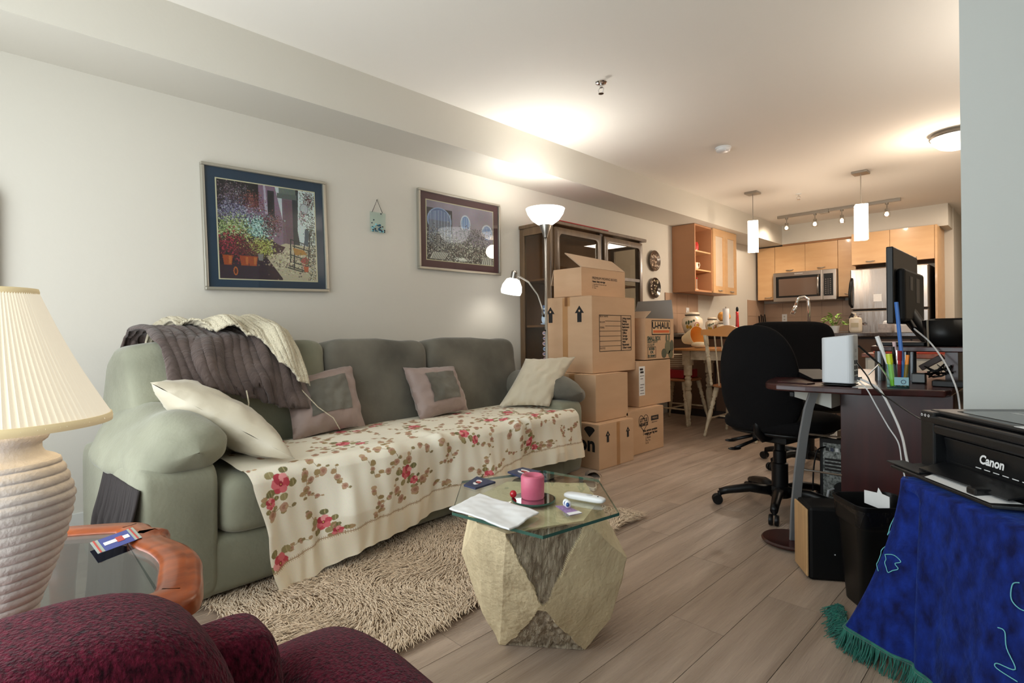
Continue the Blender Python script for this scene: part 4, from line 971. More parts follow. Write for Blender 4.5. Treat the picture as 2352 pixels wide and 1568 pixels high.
slipper(1.16, 2.63, 2.5, 'grey slipper nearest the glass table'); slipper(1.10, 2.76, 2.35, 'grey slipper nearest the low arrow box')

# ================================================================== KITCHEN
def handle(par, M, L=.10, name='handle'):
    pts = [M @ Vector(p) for p in ((-L/2,0,0),(-L/2*.75,-.004,.018),(0,-.008,.024),(L/2*.75,-.004,.018),(L/2,0,0))]; mk(name, MB().tube(pts, [.003,.006,.007,.006,.003], 8), nickel, par, smooth=1)
def kcab(label, x0, x1, z0, z1, yf, yb_, doors, hs=None):
    t = thing('wall_cabinet', label, 'cabinet', ((x0+x1)/2, (yf+yb_)/2, z0), 0, 'birch upper cabinets on the back wall')
    mk('body', MB().box(x0, x1, yf+.02, yb_, z0, z1), cabside, t)
    n_ = len(doors)-1
    for i in range(n_):
        d = mk('door', MB().box(doors[i]+.0015, doors[i+1]-.0015, yf, yf+.019, z0+.001, z1-.001), cab, t, bevel=.0015)
        hx_ = (doors[i]+doors[i+1])/2+(hs or 0); handle(d, face_m((hx_, yf, z0+.035), (0,-1,0)))
    return t
kcab('narrow birch wall cabinet left of the microwave', .045, .288, 1.383, 2.145, 8.22, 8.575, (.045, .288), .03)
kcab('wide birch wall cabinet pair above the microwave', .29, 1.098, 1.762, 2.145, 8.22, 8.575, (.29, .694, 1.098))
kcab('narrow birch wall cabinet between microwave and fridge', 1.10, 1.308, 1.383, 2.145, 8.22, 8.575, (1.10, 1.308), .02)
kcab('deep birch cabinet pair over the fridge', 1.31, 2.160, 1.765, 2.164, 8.0, 8.575, (1.31, 1.722, 2.16))
tag(mk('cabinet_panel', MB().box(2.162, 2.185, 8.0, 8.575, 0, 2.164), cab, bevel=.001), 'tall birch end panel right of the fridge', 'panel')
tag(mk('shadow_line_strip', MB().box(.403, 1.31, 8.205, 8.22, 2.145, 2.165), mat('shadow_strip', C(150,104,64), .6)), 'dark strip coloured as the shade above the back wall cabinets', 'shadow strip')  # shadow line under the soffit, drawn as a darker brown strip
# microwave
mw = thing('microwave', 'stainless over the range microwave with dark window', 'microwave', (.69, 8.35, 1.345))
mk('body', MB().box(.292, 1.096, 8.17, 8.575, 1.345, 1.757), steel, mw, bevel=.004)
mk('door', MB().box(.292, .93, 8.145, 8.17, 1.345, 1.757), steel, mw, bevel=.006)
mk('window', MB().box(.33, .905, 8.142, 8.146, 1.40, 1.70), blackp, mw); mk('window_glass', MB().box(.37, .86, 8.139, 8.142, 1.425, 1.665), mat('microwave_glass', C(92,76,66), .12), mw)
cp = mk('control_panel', MB().box(.932, 1.096, 8.145, 8.17, 1.345, 1.757), steel, mw, bevel=.006)
mk('panel_glass', MB().box(.945, 1.06, 8.142, 8.146, 1.40, 1.70), blackp, cp)
for r_ in range(8):
    for c_ in range(3): mk('key', MB().box(.965+c_*.028, .978+c_*.028, 8.1405, 8.142, 1.43+r_*.027, 1.437+r_*.027), mat('key_grey', C(150,140,130), .5), cp)
mk('handle', MB().tube([(.885,8.14,1.41),(.885,8.105,1.45),(.885,8.10,1.55),(.885,8.105,1.65),(.885,8.14,1.69)], .013, 12), steel, mw, smooth=1)
text('MICROWAVE', .018, face_m((.63, 8.1445, 1.728), (0,-1,0)), white, mw)
# fridge
fr_ = thing('refrigerator', 'stainless top freezer refrigerator under the deep birch cabinets', 'refrigerator', (1.72, 8.2, 0))
mk('body', MB().box(1.335, 2.11, 7.93, 8.56, .02, 1.70), mat('fridge_side', C(60,56,54), .5), fr_, bevel=.006)
fm_ = mat('fridge_steel', C(150,142,136), .27, .95, bump=((7, 7, 1.2), .5))
mk('freezer_door', MB().box(1.325, 2.12, 7.86, 7.925, 1.185, 1.695), fm_, fr_, bevel=.012); mk('fridge_door', MB().box(1.325, 2.12, 7.86, 7.925, .06, 1.172), fm_, fr_, bevel=.012)
mk('handle', MB().tube([(1.345,7.86,1.22),(1.335,7.80,1.26),(1.335,7.79,1.40),(1.34,7.82,1.52),(1.345,7.86,1.58)], .016, 10), blackp, fr_, smooth=1)
mk('handle', MB().tube([(1.345,7.86,1.13),(1.335,7.80,1.08),(1.335,7.79,.9),(1.34,7.82,.7),(1.345,7.86,.62)], .016, 10), blackp, fr_, smooth=1)
tag(mk('fridge_note', MB().box(1.575, 1.66, 7.855, 7.859, 1.28, 1.37), paper), 'small white note stuck on the freezer door', 'note')
# open shelf cupboard with glass doors, on the left wall
wc = thing('wall_cupboard', 'birch wall cupboard with open shelf end and two frosted glass doors', 'cabinet', (.14, 6.3, 1.39))
c0, c1, c2, z0, z1, dx = 5.78, 6.20, 6.865, 1.392, 2.163, .283
mk('side_panel', MB().box(.003, dx, c0, c0+.018, z0, z1), cabside, wc); mk('side_panel', MB().box(.003, dx, c1, c1+.02, z0, z1), cabside, wc); mk('side_panel', MB().box(.003, dx, c2-.018, c2, z0, z1), cabside, wc)
mk('top_panel', MB().box(.003, dx, c0+.018, c2-.018, z1-.02, z1), cabside, wc); mk('bottom_panel', MB().box(.003, dx, c0+.018, c2-.018, z0, z0+.02), cabside, wc); mk('back_panel', MB().box(.003, .01, c0+.018, c2-.018, z0+.02, z1-.02), mat('cupboard_back', C(176,112,64), .5), wc)
for z in (1.635, 1.85): mk('shelf', MB().box(.01, dx-.01, c0+.018, c1, z, z+.016), cab, wc)
frost = mat('frosted_pane', C(206,188,166), .35, noise_=((3, 3, 6), .12, None))
ym = (c1+c2)/2+.01
for y0, y1 in ((c1+.012, ym-.0015), (ym+.0015, c2)):
    d = mk('door', MB().box(dx, dx+.019, y0, y0+.06, z0, z1).box(dx, dx+.019, y1-.06, y1, z0, z1).box(dx, dx+.019, y0+.06, y1-.06, z0, z0+.085).box(dx, dx+.019, y0+.06, y1-.06, z1-.085, z1), cab, wc)
    mk('pane', MB().box(dx+.002, dx+.008, y0+.06, y1-.06, z0+.085, z1-.085), frost, d); handle(d, face_m((dx+.019, (y0+y1)/2, z0+.035), (1,0,0)), .085)
redc = mat('red_ceramic', C(186,40,36), .25); crc = mat('cream_ceramic', C(226,212,190), .25)
o = thing('jar', 'red patterned jar on the top open shelf', 'jar', (.2, 5.9, 1.866)); mk('body', MB().lathe([(0,1.8665),(.035,1.8665),(.042,1.89),(.042,1.94),(.034,1.96),(.034,1.967),(0,1.967)], 20, Matrix.Translation((.215,5.92,0))), redc, o, smooth=40); mk('panel', MB().lathe([(.0425,1.885),(.0428,1.93)], 8, Matrix.Translation((.215,5.92,0))), crc, o) if 0 else None
o = thing('pitcher', 'small white pitcher with looped handle on the middle open shelf', 'pitcher', (.215, 5.92, 1.651)); mk('body', MB().lathe([(0,1.6515),(.026,1.6515),(.034,1.68),(.028,1.71),(.030,1.735),(.027,1.735),(.0,1.70)], 20, Matrix.Translation((.215,5.93,0))), crc, o, smooth=1)
mk('handle', MB().tube([(.23,5.958,1.725),(.235,5.985,1.735),(.235,6.0,1.71),(.232,5.985,1.68),(.228,5.96,1.668)], .004, 8), crc, o, smooth=1)
o = thing('figurine', 'slim white figurine with red top on the lowest open shelf', 'figurine', (.22, 5.93, 1.412)); mk('base', MB().box(.19,.24,5.87,5.955,1.4125,1.425), crc, o, bevel=.002); mk('post', MB().tube([(.22,5.945,1.42),(.22,5.945,1.545)], .005, 8), crc, o); mk('head', MB().ell((.22,5.945,1.552), .012,.014,.01), redc, o, smooth=1); mk('figure', MB().lathe([(0,1.425),(.012,1.425),(.008,1.455),(.012,1.475),(0,1.485)], 12, Matrix.Translation((.22,5.885,0))), crc, o, smooth=1)
o = thing('figurine', 'small red topped figurine left of the white pitcher', 'figurine', (.24, 5.86, 1.651)); mk('body', MB().lathe([(0,1.6515),(.014,1.6515),(.008,1.72),(.012,1.74),(0,1.75)], 12, Matrix.Translation((.235,5.862,0))), crc, o, smooth=1); mk('head', MB().ell((.235,5.862,1.757), .011,.011,.012), redc, o, smooth=1)
# backsplash, counters
bs = mat('backsplash_tan', C(176,146,122), .35, noise_=(4, .12, None))
def tiles(name, face, a0, a1, z0, z1, n_):
    s_ = MB(); s_.box(a0, a1, 8.572, 8.578, z0, z1) if face == 'b' else s_.box(.001, .006, a0, a1, z0, z1)
    o = mk(name, s_, mat('grout', C(150,124,104), .8), kind='structure'); W_ = (a1-a0)/n_; H_ = (z1-z0)/2
    for i in range(n_):
        for j in range(2):
            g = .002; q = (a0+i*W_+g, a0+(i+1)*W_-g, z0+j*H_+g, z0+(j+1)*H_-g)
            mk('tile', MB().box(q[0], q[1], 8.568, 8.573, q[2], q[3]) if face == 'b' else MB().box(.005, .010, q[0], q[1], q[2], q[3]), bs, o)
tiles('wall_backsplash_back', 'b', .01, 1.33, .915, 1.345, 5); tiles('wall_backsplash_left', 'l', 7.94, 8.56, .915, 1.385, 2); tiles('wall_backsplash_side', 'l', 5.60, 6.40, .915, 1.385, 3)
ctop = mat('counter_dark', C(58,46,42), .18, noise_=(60, .4, C(90,76,68)), coat=.3)
basec = mat('base_cabinet_dark', C(40,32,30), .6)
tag(mk('counter_top', MB().box(.003, 2.93, 5.55, 6.22, .872, .905), ctop, bevel=.004), 'dark peninsula worktop dividing kitchen from living area', 'worktop')
bc = thing('base_cabinet', 'dark panelled peninsula base under the worktop', 'cabinet', (1.4, 5.9, 0)); mk('body', MB().box(.003, 2.88, 5.62, 6.18, .0, .871), basec, bc)
for i in range(5): mk('panel', MB().box(.02+i*.572, .58+i*.572, 5.61, 5.62, .08, .85), mat('base_panel_brown', C(92,66,48), .5), bc, bevel=.002)
tag(mk('counter_top', MB().box(.012, 1.31, 7.95, 8.567, .872, .905), ctop, bevel=.004), 'dark worktop along the back wall under the microwave', 'worktop')
bc = thing('base_cabinet', 'birch base cabinets under the back worktop', 'cabinet', (.66, 8.2, 0)); mk('body', MB().box(.012, 1.305, 7.99, 8.567, .0, .871), cabside, bc)
for i in range(3):
    d = mk('door', MB().box(.014+i*.431, .441+i*.431, 7.97, 7.99, .10, .86), cab, bc, bevel=.0015); handle(d, face_m((.22+i*.431, 7.97, .80), (0,-1,0)))
def outlet(M, label, toggle=False):
    p0 = M.translation; t = thing('wall_switch' if toggle else 'power_outlet', label, 'switch' if toggle else 'outlet', tuple(p0)); mk('cover_plate', MB().box(-.035,.035,-.058,.058,0,.006,M), white, t, bevel=.002)
    for y in ((0,) if toggle else (-.022, .022)): mk('rocker' if toggle else 'socket', MB().box(-.012,.012,y-.012-.01*toggle,y+.012+.01*toggle,.006,.009,M), mat('plate_shadow', C(180,176,168), .5), t)
outlet(face_m((.0102, 5.70, 1.165), (1,0,0)), 'white switch plate on the tan backsplash beside the canisters', True)
outlet(face_m((.0102, 6.12, 1.165), (1,0,0)), 'white double switch plate behind the small canisters', True)
outlet(face_m((.30, 8.5675, 1.12), (0,-1,0)), 'white outlet on the back splash under the microwave')
# sink faucet
ZK = .9055
fc = thing('kitchen_faucet', 'tall chrome gooseneck faucet on the peninsula worktop', 'faucet', (1.425, 5.9, ZK))
mk('base', MB().cyl((1.425, 5.9), .026, ZK, ZK+.04, 20, .02), chrome, fc, smooth=40)
mk('neck', MB().tube([(1.425,5.9,ZK+.03),(1.425,5.9,1.20),(1.418,5.895,1.245),(1.39,5.88,1.268),(1.355,5.865,1.262),(1.335,5.855,1.23),(1.32,5.845,1.18)], .015, 12), chrome, fc, smooth=1)
mk('spray_head', MB().tube([(1.322,5.846,1.185),(1.312,5.842,1.15),(1.295,5.835,1.095)], [.016,.020,.024], 12), chrome, fc, smooth=1)
mk('lever', MB().tube([(1.45,5.9,ZK+.03),(1.49,5.9,ZK+.045)], .006, 8), chrome, fc)
mk('soap_pump', MB().tube([(1.30,5.92,ZK),(1.30,5.92,ZK+.07),(1.285,5.91,ZK+.085)], .006, 8), chrome, fc)
def canister(x, y, r, h, label):
    t = thing('canister', label, 'canister', (x, y, ZK), 0, 'painted ceramic canisters'); T = Matrix.Translation((x, y, ZK))
    mk('body', MB().lathe([(0,0),(.62*r,0),(.78*r,.1*h),(r,.45*h),(.93*r,.68*h),(.62*r,.80*h),(.60*r,.84*h)], 28, T), crc, t, smooth=1)
    mk('lid', MB().lathe([(.60*r,.84*h),(.66*r,.86*h),(.68*r,.93*h),(.60*r,.98*h),(0,h)], 28, T), crc, t, smooth=1); mk('band', MB().lathe([(.615*r,.835*h),(.69*r,.845*h),(.69*r,.875*h),(.615*r,.88*h)], 28, T, close=True), ink, t)
    # painted fruit
    d0 = Vector((3.18-x, -y, 0)).normalized(); a0 = math.atan2(d0.y, d0.x)
    yl, rd_, gn = mat('glaze_yellow', C(206,160,50), .3), mat('glaze_red', C(186,60,44), .3), mat('glaze_green', C(70,84,50), .3)
    def patch(da, z, w_, hh, m_):
        n_ = 12; c = []; 
        for k in range(n_):
            aa = a0+da+w_*math.cos(2*PI*k/n_); zz = z+hh*math.sin(2*PI*k/n_); f_ = zz/h; rr_ = r*np.interp(f_, [0,.1,.45,.68,.8], [.62,.78,1,.93,.62])+.0016; c.append((x+rr_*math.cos(aa), y+rr_*math.sin(aa), ZK+zz))
        mb = MB(); mb.add(c, [tuple(range(n_))]); mk('painted_fruit', mb, m_, t, recalc=False)
    patch(-.5, .32*h, .16, .09*h, yl); patch(-.18, .30*h, .15, .09*h, yl); patch(.45, .38*h, .26, .15*h, rd_); patch(.50, .38*h, .14, .09*h, yl); patch(-.35, .52*h, .10, .10*h, gn); patch(-.6, .50*h, .09, .08*h, gn); patch(-.1, .55*h, .12, .05*h, gn); patch(.15, .6*h, .10, .05*h, gn)
canister(.235, 5.80, .118, .25, 'largest painted white canister on the peninsula'); canister(.385, 5.98, .075, .19, 'middle sized painted canister behind the largest one'); canister(.515, 5.96, .065, .135, 'smallest painted canister on the right of the three')
tag(mk('bread_bag', MB().ell((.47,6.10,ZK+.195), .07,.06,.055,1,1,None,20,12,.25,22), mat('amber_plastic', C(196,140,70), .15)), 'amber wrapped bag above the small canisters', 'bag')
tag(mk('storage_tin', MB().cyl((.47,6.10), .06, ZK, ZK+.143, 24), crc, smooth=40), 'plain tin standing behind the small canisters', 'tin')
o = thing('paper_towel_roll', 'white paper towel roll upright on the peninsula', 'paper towels', (.56,5.95,ZK)); mk('roll', MB().cyl((.56,5.95), .034, ZK+.01, ZK+.28, 24), paper, o, smooth=40); mk('holder', MB().cyl((.56,5.95), .05, ZK, ZK+.01, 24), nickel, o); mk('rod', MB().cyl((.56,5.95), .005, ZK+.28, ZK+.30, 10), nickel, o)
o = thing('pepper_mill', 'tall slim red mill with dark top right of the paper towels', 'pepper mill', (.70,5.92,ZK)); mk('body', MB().lathe([(0,0),(.024,0),(.018,.10),(.014,.2),(.016,.24),(0,.24)], 16, Matrix.Translation((.70,5.92,ZK))), redc, o, smooth=1); mk('top', MB().ell((.70,5.92,ZK+.265), .014,.014,.03), blackp, o, smooth=1)
kb = thing('knife_block', 'orange wood knife block in the back left corner', 'knife block', (.06,8.33,ZK)); mk('block', MB().box(.02,.14,8.28,8.40,ZK,ZK+.15), woodo, kb, bevel=.005)
for k in range(4): mk('knife_handle', MB().tube([(.035+k*.027,8.32,ZK+.15),(.03+k*.027,8.30,ZK+.25+.02*(k % 2))], .008, 8), blackp, kb)
tag(mk('storage_box', MB().box(.26,.48,8.20,8.36,ZK,ZK+.135), paper, bevel=.003), 'small white box on the back worktop', 'box')
# basil pot etc.
leafm = mat('leaf_green', C(112,150,44), .5, rnd=.2); leafd = mat('leaf_dark', C(58,92,36), .5, rnd=.2)
def leafy(name, label, x, y, z, nleaf, R, H, ls, pot, m_=None, potm=None):
    t = thing(name, label, 'plant', (x, y, z)); T = Matrix.Translation((x, y, z))
    if pot: mk('pot', MB().lathe([(0,0),(pot*.75,0),(pot,pot*1.5),(pot*.9,pot*1.5),(pot*.85,pot*1.2),(0,pot*1.2)], 24, T), potm or white, t, smooth=40)
    r3 = random.Random(len(label)); zb_ = pot*1.2 if pot else 0
    stm = mat('stem_green', C(96,120,50), .6)
    for i in range(nleaf):
        a = r3.uniform(0, 2*PI); rr_ = R*math.sqrt(r3.random()); hh = zb_+H*(1-.6*(rr_/R)**2)*r3.uniform(.4, 1); c = Vector((x+rr_*math.cos(a), y+rr_*math.sin(a), z+hh))
        s_ = ls*r3.uniform(.7, 1.2); q = MB(); mb_M = Matrix.Translation(c) @ Matrix.Rotation(a, 4, 'Z') @ Matrix.Rotation(r3.uniform(-.5, .7), 4, 'Y') @ Matrix.Rotation(r3.uniform(-.5,.5), 4, 'X')
        q.add([(0,0,0),(s_*.35,-s_*.32,.12*s_),(s_*.8,-s_*.22,.1*s_),(s_*1.1,0,0),(s_*.8,s_*.22,.1*s_),(s_*.35,s_*.32,.12*s_),(s_*.5,0,-.03*s_)], [(0,1,6),(1,2,6),(2,3,6),(3,4,6),(4,5,6),(5,0,6)], mb_M)
        mk('leaf', q, m_ or leafm, t, smooth=1, recalc=False)
        if i % 3 == 0: mk('stem', MB().tube([(x+rr_*.2*math.cos(a), y+rr_*.2*math.sin(a), z+zb_*.95), tuple(c)], .002, 5), stm, t)
leafy('potted_plant', 'bright green leafy pot plant beside the faucet', 1.66, 5.86, ZK, 46, .11, .13, .045, .045)
leafy('potted_plant', 'dark foliage plant behind the bright green one', 1.80, 6.05, ZK, 30, .07, .13, .035, .04, mat('leaf_burgundy', C(70,44,36), .5))
tag(mk('dish_soap_base', MB().box(1.55,1.60,6.0,6.05,ZK,ZK+.02), white), 'small white soap dish by the faucet', 'dish') if 0 else None
o = thing('soap_bottle', 'cream lotion bottle with pump on the worktop edge', 'bottle', (1.875,5.70,ZK)); mk('body', MB().ell((1.875,5.70,ZK+.07), .05,.03,.07,.5,.35), crc, o, smooth=1); mk('neck', MB().tube([(1.875,5.70,ZK+.13),(1.875,5.70,ZK+.155)], .014, 12), crc, o, smooth=40); mk('pump', MB().tube([(1.875,5.70,ZK+.155),(1.875,5.70,ZK+.175),(1.855,5.69,ZK+.178)], .006, 8), crc, o, smooth=1); mk('label', MB().box(1.845,1.905,5.668,5.6695,ZK+.05,ZK+.09), mat('label_tan', C(196,182,150), .6), o)
o = thing('tissue_box', 'grey patterned tissue box on the worktop behind the monitor', 'tissue box', (2.16,5.64,ZK)); mk('box', MB().box(2.07,2.17,5.58,5.70,ZK,ZK+.075), mat('tissue_print', C(190,180,176), .6, noise_=(40, .4, None)), o, bevel=.002); mk('tissue', MB().ell((2.12,5.64,ZK+.085), .02,.015,.02,1,1,None,12,8,.4,40), paper, o, smooth=1)
tag(mk('tissue_pack', MB().box(2.19,2.33,5.58,5.68,ZK,ZK+.065), mat('pack_white', C(216,206,200), .5, noise_=(20, .1, None)), bevel=.004), 'white tissue pack beside the grey tissue box', 'box')
o = thing('planter_box', 'terracotta planter with small green succulents on the worktop', 'planter', (2.44,5.62,ZK)); mk('box', MB().box(2.36,2.52,5.57,5.67,ZK,ZK+.07), mat('terracotta', C(196,92,46), .7), o, bevel=.004)
for k in range(26):
    a = random.uniform(2.37, 2.51); mk('leaf', MB().add([(0,0,0),(.008,-.006,.014),(0,0,.03),(-.004,.006,.014)], [(0,1,2),(0,2,3)], Matrix.Translation((a, random.uniform(5.58,5.66), ZK+.07)) @ Matrix.Rotation(random.uniform(0, 6), 4, 'Z') @ Matrix.Rotation(random.uniform(-.5,.5), 4, 'Y')), leafd, o, recalc=False)
tag(mk('serving_tray', MB().box(2.30,2.62,5.70,5.90,ZK,ZK+.025), mat('tray_wood', C(206,150,90), .5), bevel=.004), 'pale wooden tray behind the terracotta planter', 'tray')

# ================================================================== LIGHT FITTINGS AND CEILING DEVICES
pgl = mat('pendant_glass', C(250,240,225), .4, emit=((1, .86, .68, 1), 2.6))
def pendant(x, label):
    y = 5.95; t = thing('pendant_light', label, 'pendant light', (x, y, 1.79), 0, 'glass pendants over the peninsula')
    mk('canopy', MB().box(x-.065, x+.065, y-.065, y+.065, ZC-.022, ZC-.0005), nickel, t, bevel=.003); mk('rod', MB().tube([(x,y,ZC-.02),(x,y,2.125)], .0045, 8), nickel, t)
    mk('cap', MB().cyl((x, y), .03, 2.10, 2.125, 16), nickel, t)
    s_ = .052; q = MB(); 
    T = Matrix.Translation((x, y, 0)) @ Matrix.Rotation(.35, 4, 'Z'); q.box(-s_, s_, -s_, s_, 1.785, 2.118, T); q.f = q.f[1:]; q.m = q.m[1:]
    mk('glass_shade', q, pgl, t, bevel=.006)
    for a in range(4):
        p = T @ Vector((s_*math.cos(a*PI/2)*1.03, s_*math.sin(a*PI/2)*1.03, 2.09)); mk('pin', MB().ell(tuple(p), .005,.005,.004,1,1,None,8,6), nickel, t)
pendant(.868, 'left glass pendant lamp over the peninsula'); pendant(1.872, 'right glass pendant lamp over the peninsula')
tr = thing('track_light', 'four headed nickel track light on the kitchen ceiling', 'track light', (1.265, 7.46, 2.40))
mk('track', MB().box(.60, 1.93, 7.44, 7.475, ZC-.035, ZC-.001), nickel, tr, bevel=.002); mk('feed_box', MB().box(1.10, 1.20, 7.43, 7.485, ZC-.05, ZC-.001), nickel, tr, bevel=.003)
hot = mat('bulb_hot', C(255,245,230), .3, emit=((1, .86, .66, 1), 14)); cool = glassmat('crystal_shade', (.96,.95,.93,1), .02, 1.8)
for i, x in enumerate((.71, 1.044, 1.341, 1.797)):
    h = mk('lamp_head', MB().tube([(x,7.46,ZC-.035),(x,7.46,ZC-.055)], .018, 12).tube([(x,7.46,ZC-.055),(x,7.455,ZC-.11)], .006, 8).tube([(x,7.455,ZC-.105),(x,7.45,ZC-.145)], .02, 12), nickel, tr, smooth=40)
    z = ZC-.16
    mk('glass_cube', MB().box(x-.032, x+.032, 7.42, 7.484, z-.035, z+.02), cool, h, bevel=.004); mk('bulb', MB().ell((x,7.45,z-.008), .02,.02,.022,1,1,None,14,10), hot if i in (1, 3) else mat('bulb_warm', C(255,240,215), .3, emit=((1,.84,.62,1), 3)), h)
dm = thing('ceiling_light', 'round domed ceiling light at the right partition edge', 'ceiling light', (2.64, 5.30, 2.3))
mk('ring', MB().lathe([(.15,ZC-.001),(.165,ZC-.03),(.16,ZC-.04),(.14,ZC-.03),(0,ZC-.03)], 36, Matrix.Translation((2.64,5.30,0))), nickel, dm, smooth=40)
mk('dome', MB().lathe([(.155,ZC-.035),(.14,ZC-.075),(.10,ZC-.11),(.05,ZC-.128),(0,ZC-.133)], 36, Matrix.Translation((2.64,5.30,0))), mat('dome_glass', C(250,242,230), .4, emit=((1, .86, .68, 1), 2.4)), dm, smooth=1)
def sprinkler(x, y, label, k=1):
    t = thing('fire_sprinkler', label, 'sprinkler', (x, y, ZC-.05)); mk('escutcheon', MB().lathe([(0,ZC-.0005),(.036*k,ZC-.0005),(.030*k,ZC-.007),(.012,ZC-.010),(0,ZC-.010)], 28, Matrix.Translation((x,y,0))), trimm if k < .9 else chrome, t, smooth=40)
    mk('stem', MB().tube([(x,y,ZC-.008),(x,y,ZC-.03)], .008, 10), chrome, t); mk('deflector', MB().cyl((x, y), .016, ZC-.066, ZC-.063, 14), chrome, t)
    for s_ in (-1, 1): mk('yoke', MB().tube([(x+s_*.006,y,ZC-.028),(x+s_*.020,y,ZC-.040),(x+s_*.014,y,ZC-.056),(x,y,ZC-.064)], .0028, 8), chrome, t, smooth=1)
sprinkler(1.262, 2.66, 'chrome fire sprinkler head on the living room ceiling'); sprinkler(1.19, 6.39, 'white fire sprinkler head above the peninsula', .85)
sm = thing('smoke_detector', 'white round smoke detector on the ceiling', 'smoke detector', (1.27, 4.32, ZC-.04)); mk('base', MB().cyl((1.27,4.32), .062, ZC-.014, ZC-.0005, 32), white, sm, smooth=40); mk('cover', MB().lathe([(.056,ZC-.014),(.052,ZC-.032),(.03,ZC-.040),(0,ZC-.041)], 32, Matrix.Translation((1.27,4.32,0))), white, sm, smooth=1); mk('indicator', MB().ell((1.30,4.29,ZC-.037), .006,.006,.003), mat('led_white', C(240,240,240), .2), sm)

# ================================================================== DINING
dt_ = mat('table_wood_honey', C(206,144,84), .35, noise_=((3, 20, 3), .15, None), coat=.3); dpw = mat('distressed_cream', C(204,190,162), .6, noise_=(18, .2, C(168,150,122)))
def turned(z0, z1, r, beads=True):
    H = z1-z0; pr = [(0,0),(.45,0),(.62,.03),(.62,.06),(.42,.075),(.60,.09),(.60,.11),(.42,.13),(.66,.25),(.85,.42),(.90,.50),(.62,.555),(.55,.56),(.85,.575),(.85,.60),(.6,.615),(.9,.66),(.9,.70),(.65,.73),(.85,.76),(.62,.79),(1,.81),(1,1),(0,1)]
    return [(a*r, z0+b2*H) for a, b2 in pr]
tbl = thing('dining_table', 'cream painted dining table with honey wood top and turned legs', 'table', (1.0, 5.2, 0))
mk('top', MB().box(.50, 1.60, 4.89, 5.53, .745, .768), dt_, tbl, bevel=.006)
for x, y in ((.60, 4.98), (1.50, 4.98), (.60, 5.44), (1.50, 5.44)):
    mk('leg', MB().lathe(turned(0, .62, .040), 20, Matrix.Translation((x, y, 0))).box(x-.04, x+.04, y-.04, y+.04, .60, .744), dpw, tbl, smooth=40)
mk('apron', MB().box(.64, 1.46, 4.965, 4.985, .655, .744), dpw, tbl); mk('apron', MB().box(.64, 1.46, 5.435, 5.455, .655, .744), dpw, tbl); mk('apron', MB().box(.585, .605, 5.02, 5.40, .655, .744), dpw, tbl); mk('apron', MB().box(1.495, 1.515, 5.02, 5.40, .655, .744), dpw, tbl)
def along(prof, a, b2):
    a, b2 = Vector(a), Vector(b2); d = (b2-a).normalized(); x = d.orthogonal().normalized(); y = d.cross(x); M = Matrix((x, y, d)).transposed().to_4x4(); M.translation = a; return M
def windsor(label, cx, cy, rz):
    t = thing('dining_chair', label, 'chair', (cx, cy, 0), rz, 'turned leg dining chairs'); Mx = Wm(t)
    q = MB(); q.ell((0,0,.445), .215,.205,.018,.6,.7,None,32,10); q.v = [tuple(Mx @ Vector(p)) for p in q.v]; mk('seat', q, mat('seat_wood', C(150,98,60), .4), t, smooth=1)
    for sx in (-1, 1):
        for sy in (-1, 1):
            a, b2 = Vector((sx*.225, sy*.215+(-.02 if sy < 0 else 0), 0)), Vector((sx*.15, sy*.14, .435)); M_ = Mx @ along(None, a, b2); L_ = (b2-a).length
            mk('leg', MB().lathe(turned(0, L_, .022), 14, M_), dpw, t, smooth=1)
        mk('stretcher', MB().tube([Mx @ Vector((sx*.195, -.19, .16)), Mx @ Vector((sx*.195, .185, .16))], [.008, .008], 8), dpw, t)
        a, b2 = Vector((sx*.185, -.17, .45)), Vector((sx*.20, -.245, .90)); mk('back_post', MB().lathe(turned(0, (b2-a).length, .020), 14, Mx @ along(None, a, b2)), dpw, t, smooth=1)
    mk('stretcher', MB().tube([Mx @ Vector((-.195, 0, .16)), Mx @ Vector((.195, 0, .16))], [.008]*2, 8), dpw, t)
    for k in range(5): s_ = -.11+k*.055; mk('spindle', MB().tube([Mx @ Vector((s_, -.18, .45)), Mx @ Vector((s_*1.08, -.245, .90))], [.006]*2, 8), dpw, t)
    q = MB(); n_ = 22
    for i in range(n_+1):
        u = i/n_*2-1; yb2 = -.262+.03*u*u; zt_ = .965+.018*math.cos(u*PI*1.5)*(1-abs(u)**3)-.02*abs(u)**4; zb_ = .885+.012*abs(u)
        for dy, z in ((-.011, zb_), (.011, zb_), (.011, zt_), (-.011, zt_)): q.v.append(tuple(Mx @ Vector((u*.245, yb2+dy, z))))
    for i in range(n_):
        for k in range(4): q.f.append((i*4+k, i*4+(k+1) % 4, (i+1)*4+(k+1) % 4, (i+1)*4+k)); q.m.append(0)
    q.f += [(0,1,2,3), (n_*4+3, n_*4+2, n_*4+1, n_*4)]; q.m += [0, 0]; mk('crest_rail', q, dt_, t, smooth=40)
windsor('turned dining chair with wooden crest rail, seen from behind at the table', 1.19, 4.80, 0)
windsor('turned dining chair left of the table, piled with a basket and red box', .41, 5.14, -PI/2)
tag(mk('red_box', MB().box(.30,.55,4.99,5.28,.4635,.545), mat('red_box_card', C(150,24,34), .5), bevel=.004), 'flat dark red box lying on the left dining chair', 'box')
bk4 = thing('basket', 'striped round basket on the red box', 'basket', (.43,5.10,.546)); mk('body', MB().lathe([(0,.546),(.07,.546),(.10,.60),(.115,.66),(.118,.70),(.112,.70),(.10,.62),(.05,.556),(0,.556)], 28, Matrix.Translation((.43,5.11,0))), mat('basket_cream', C(206,192,166), .8), bk4, smooth=1)
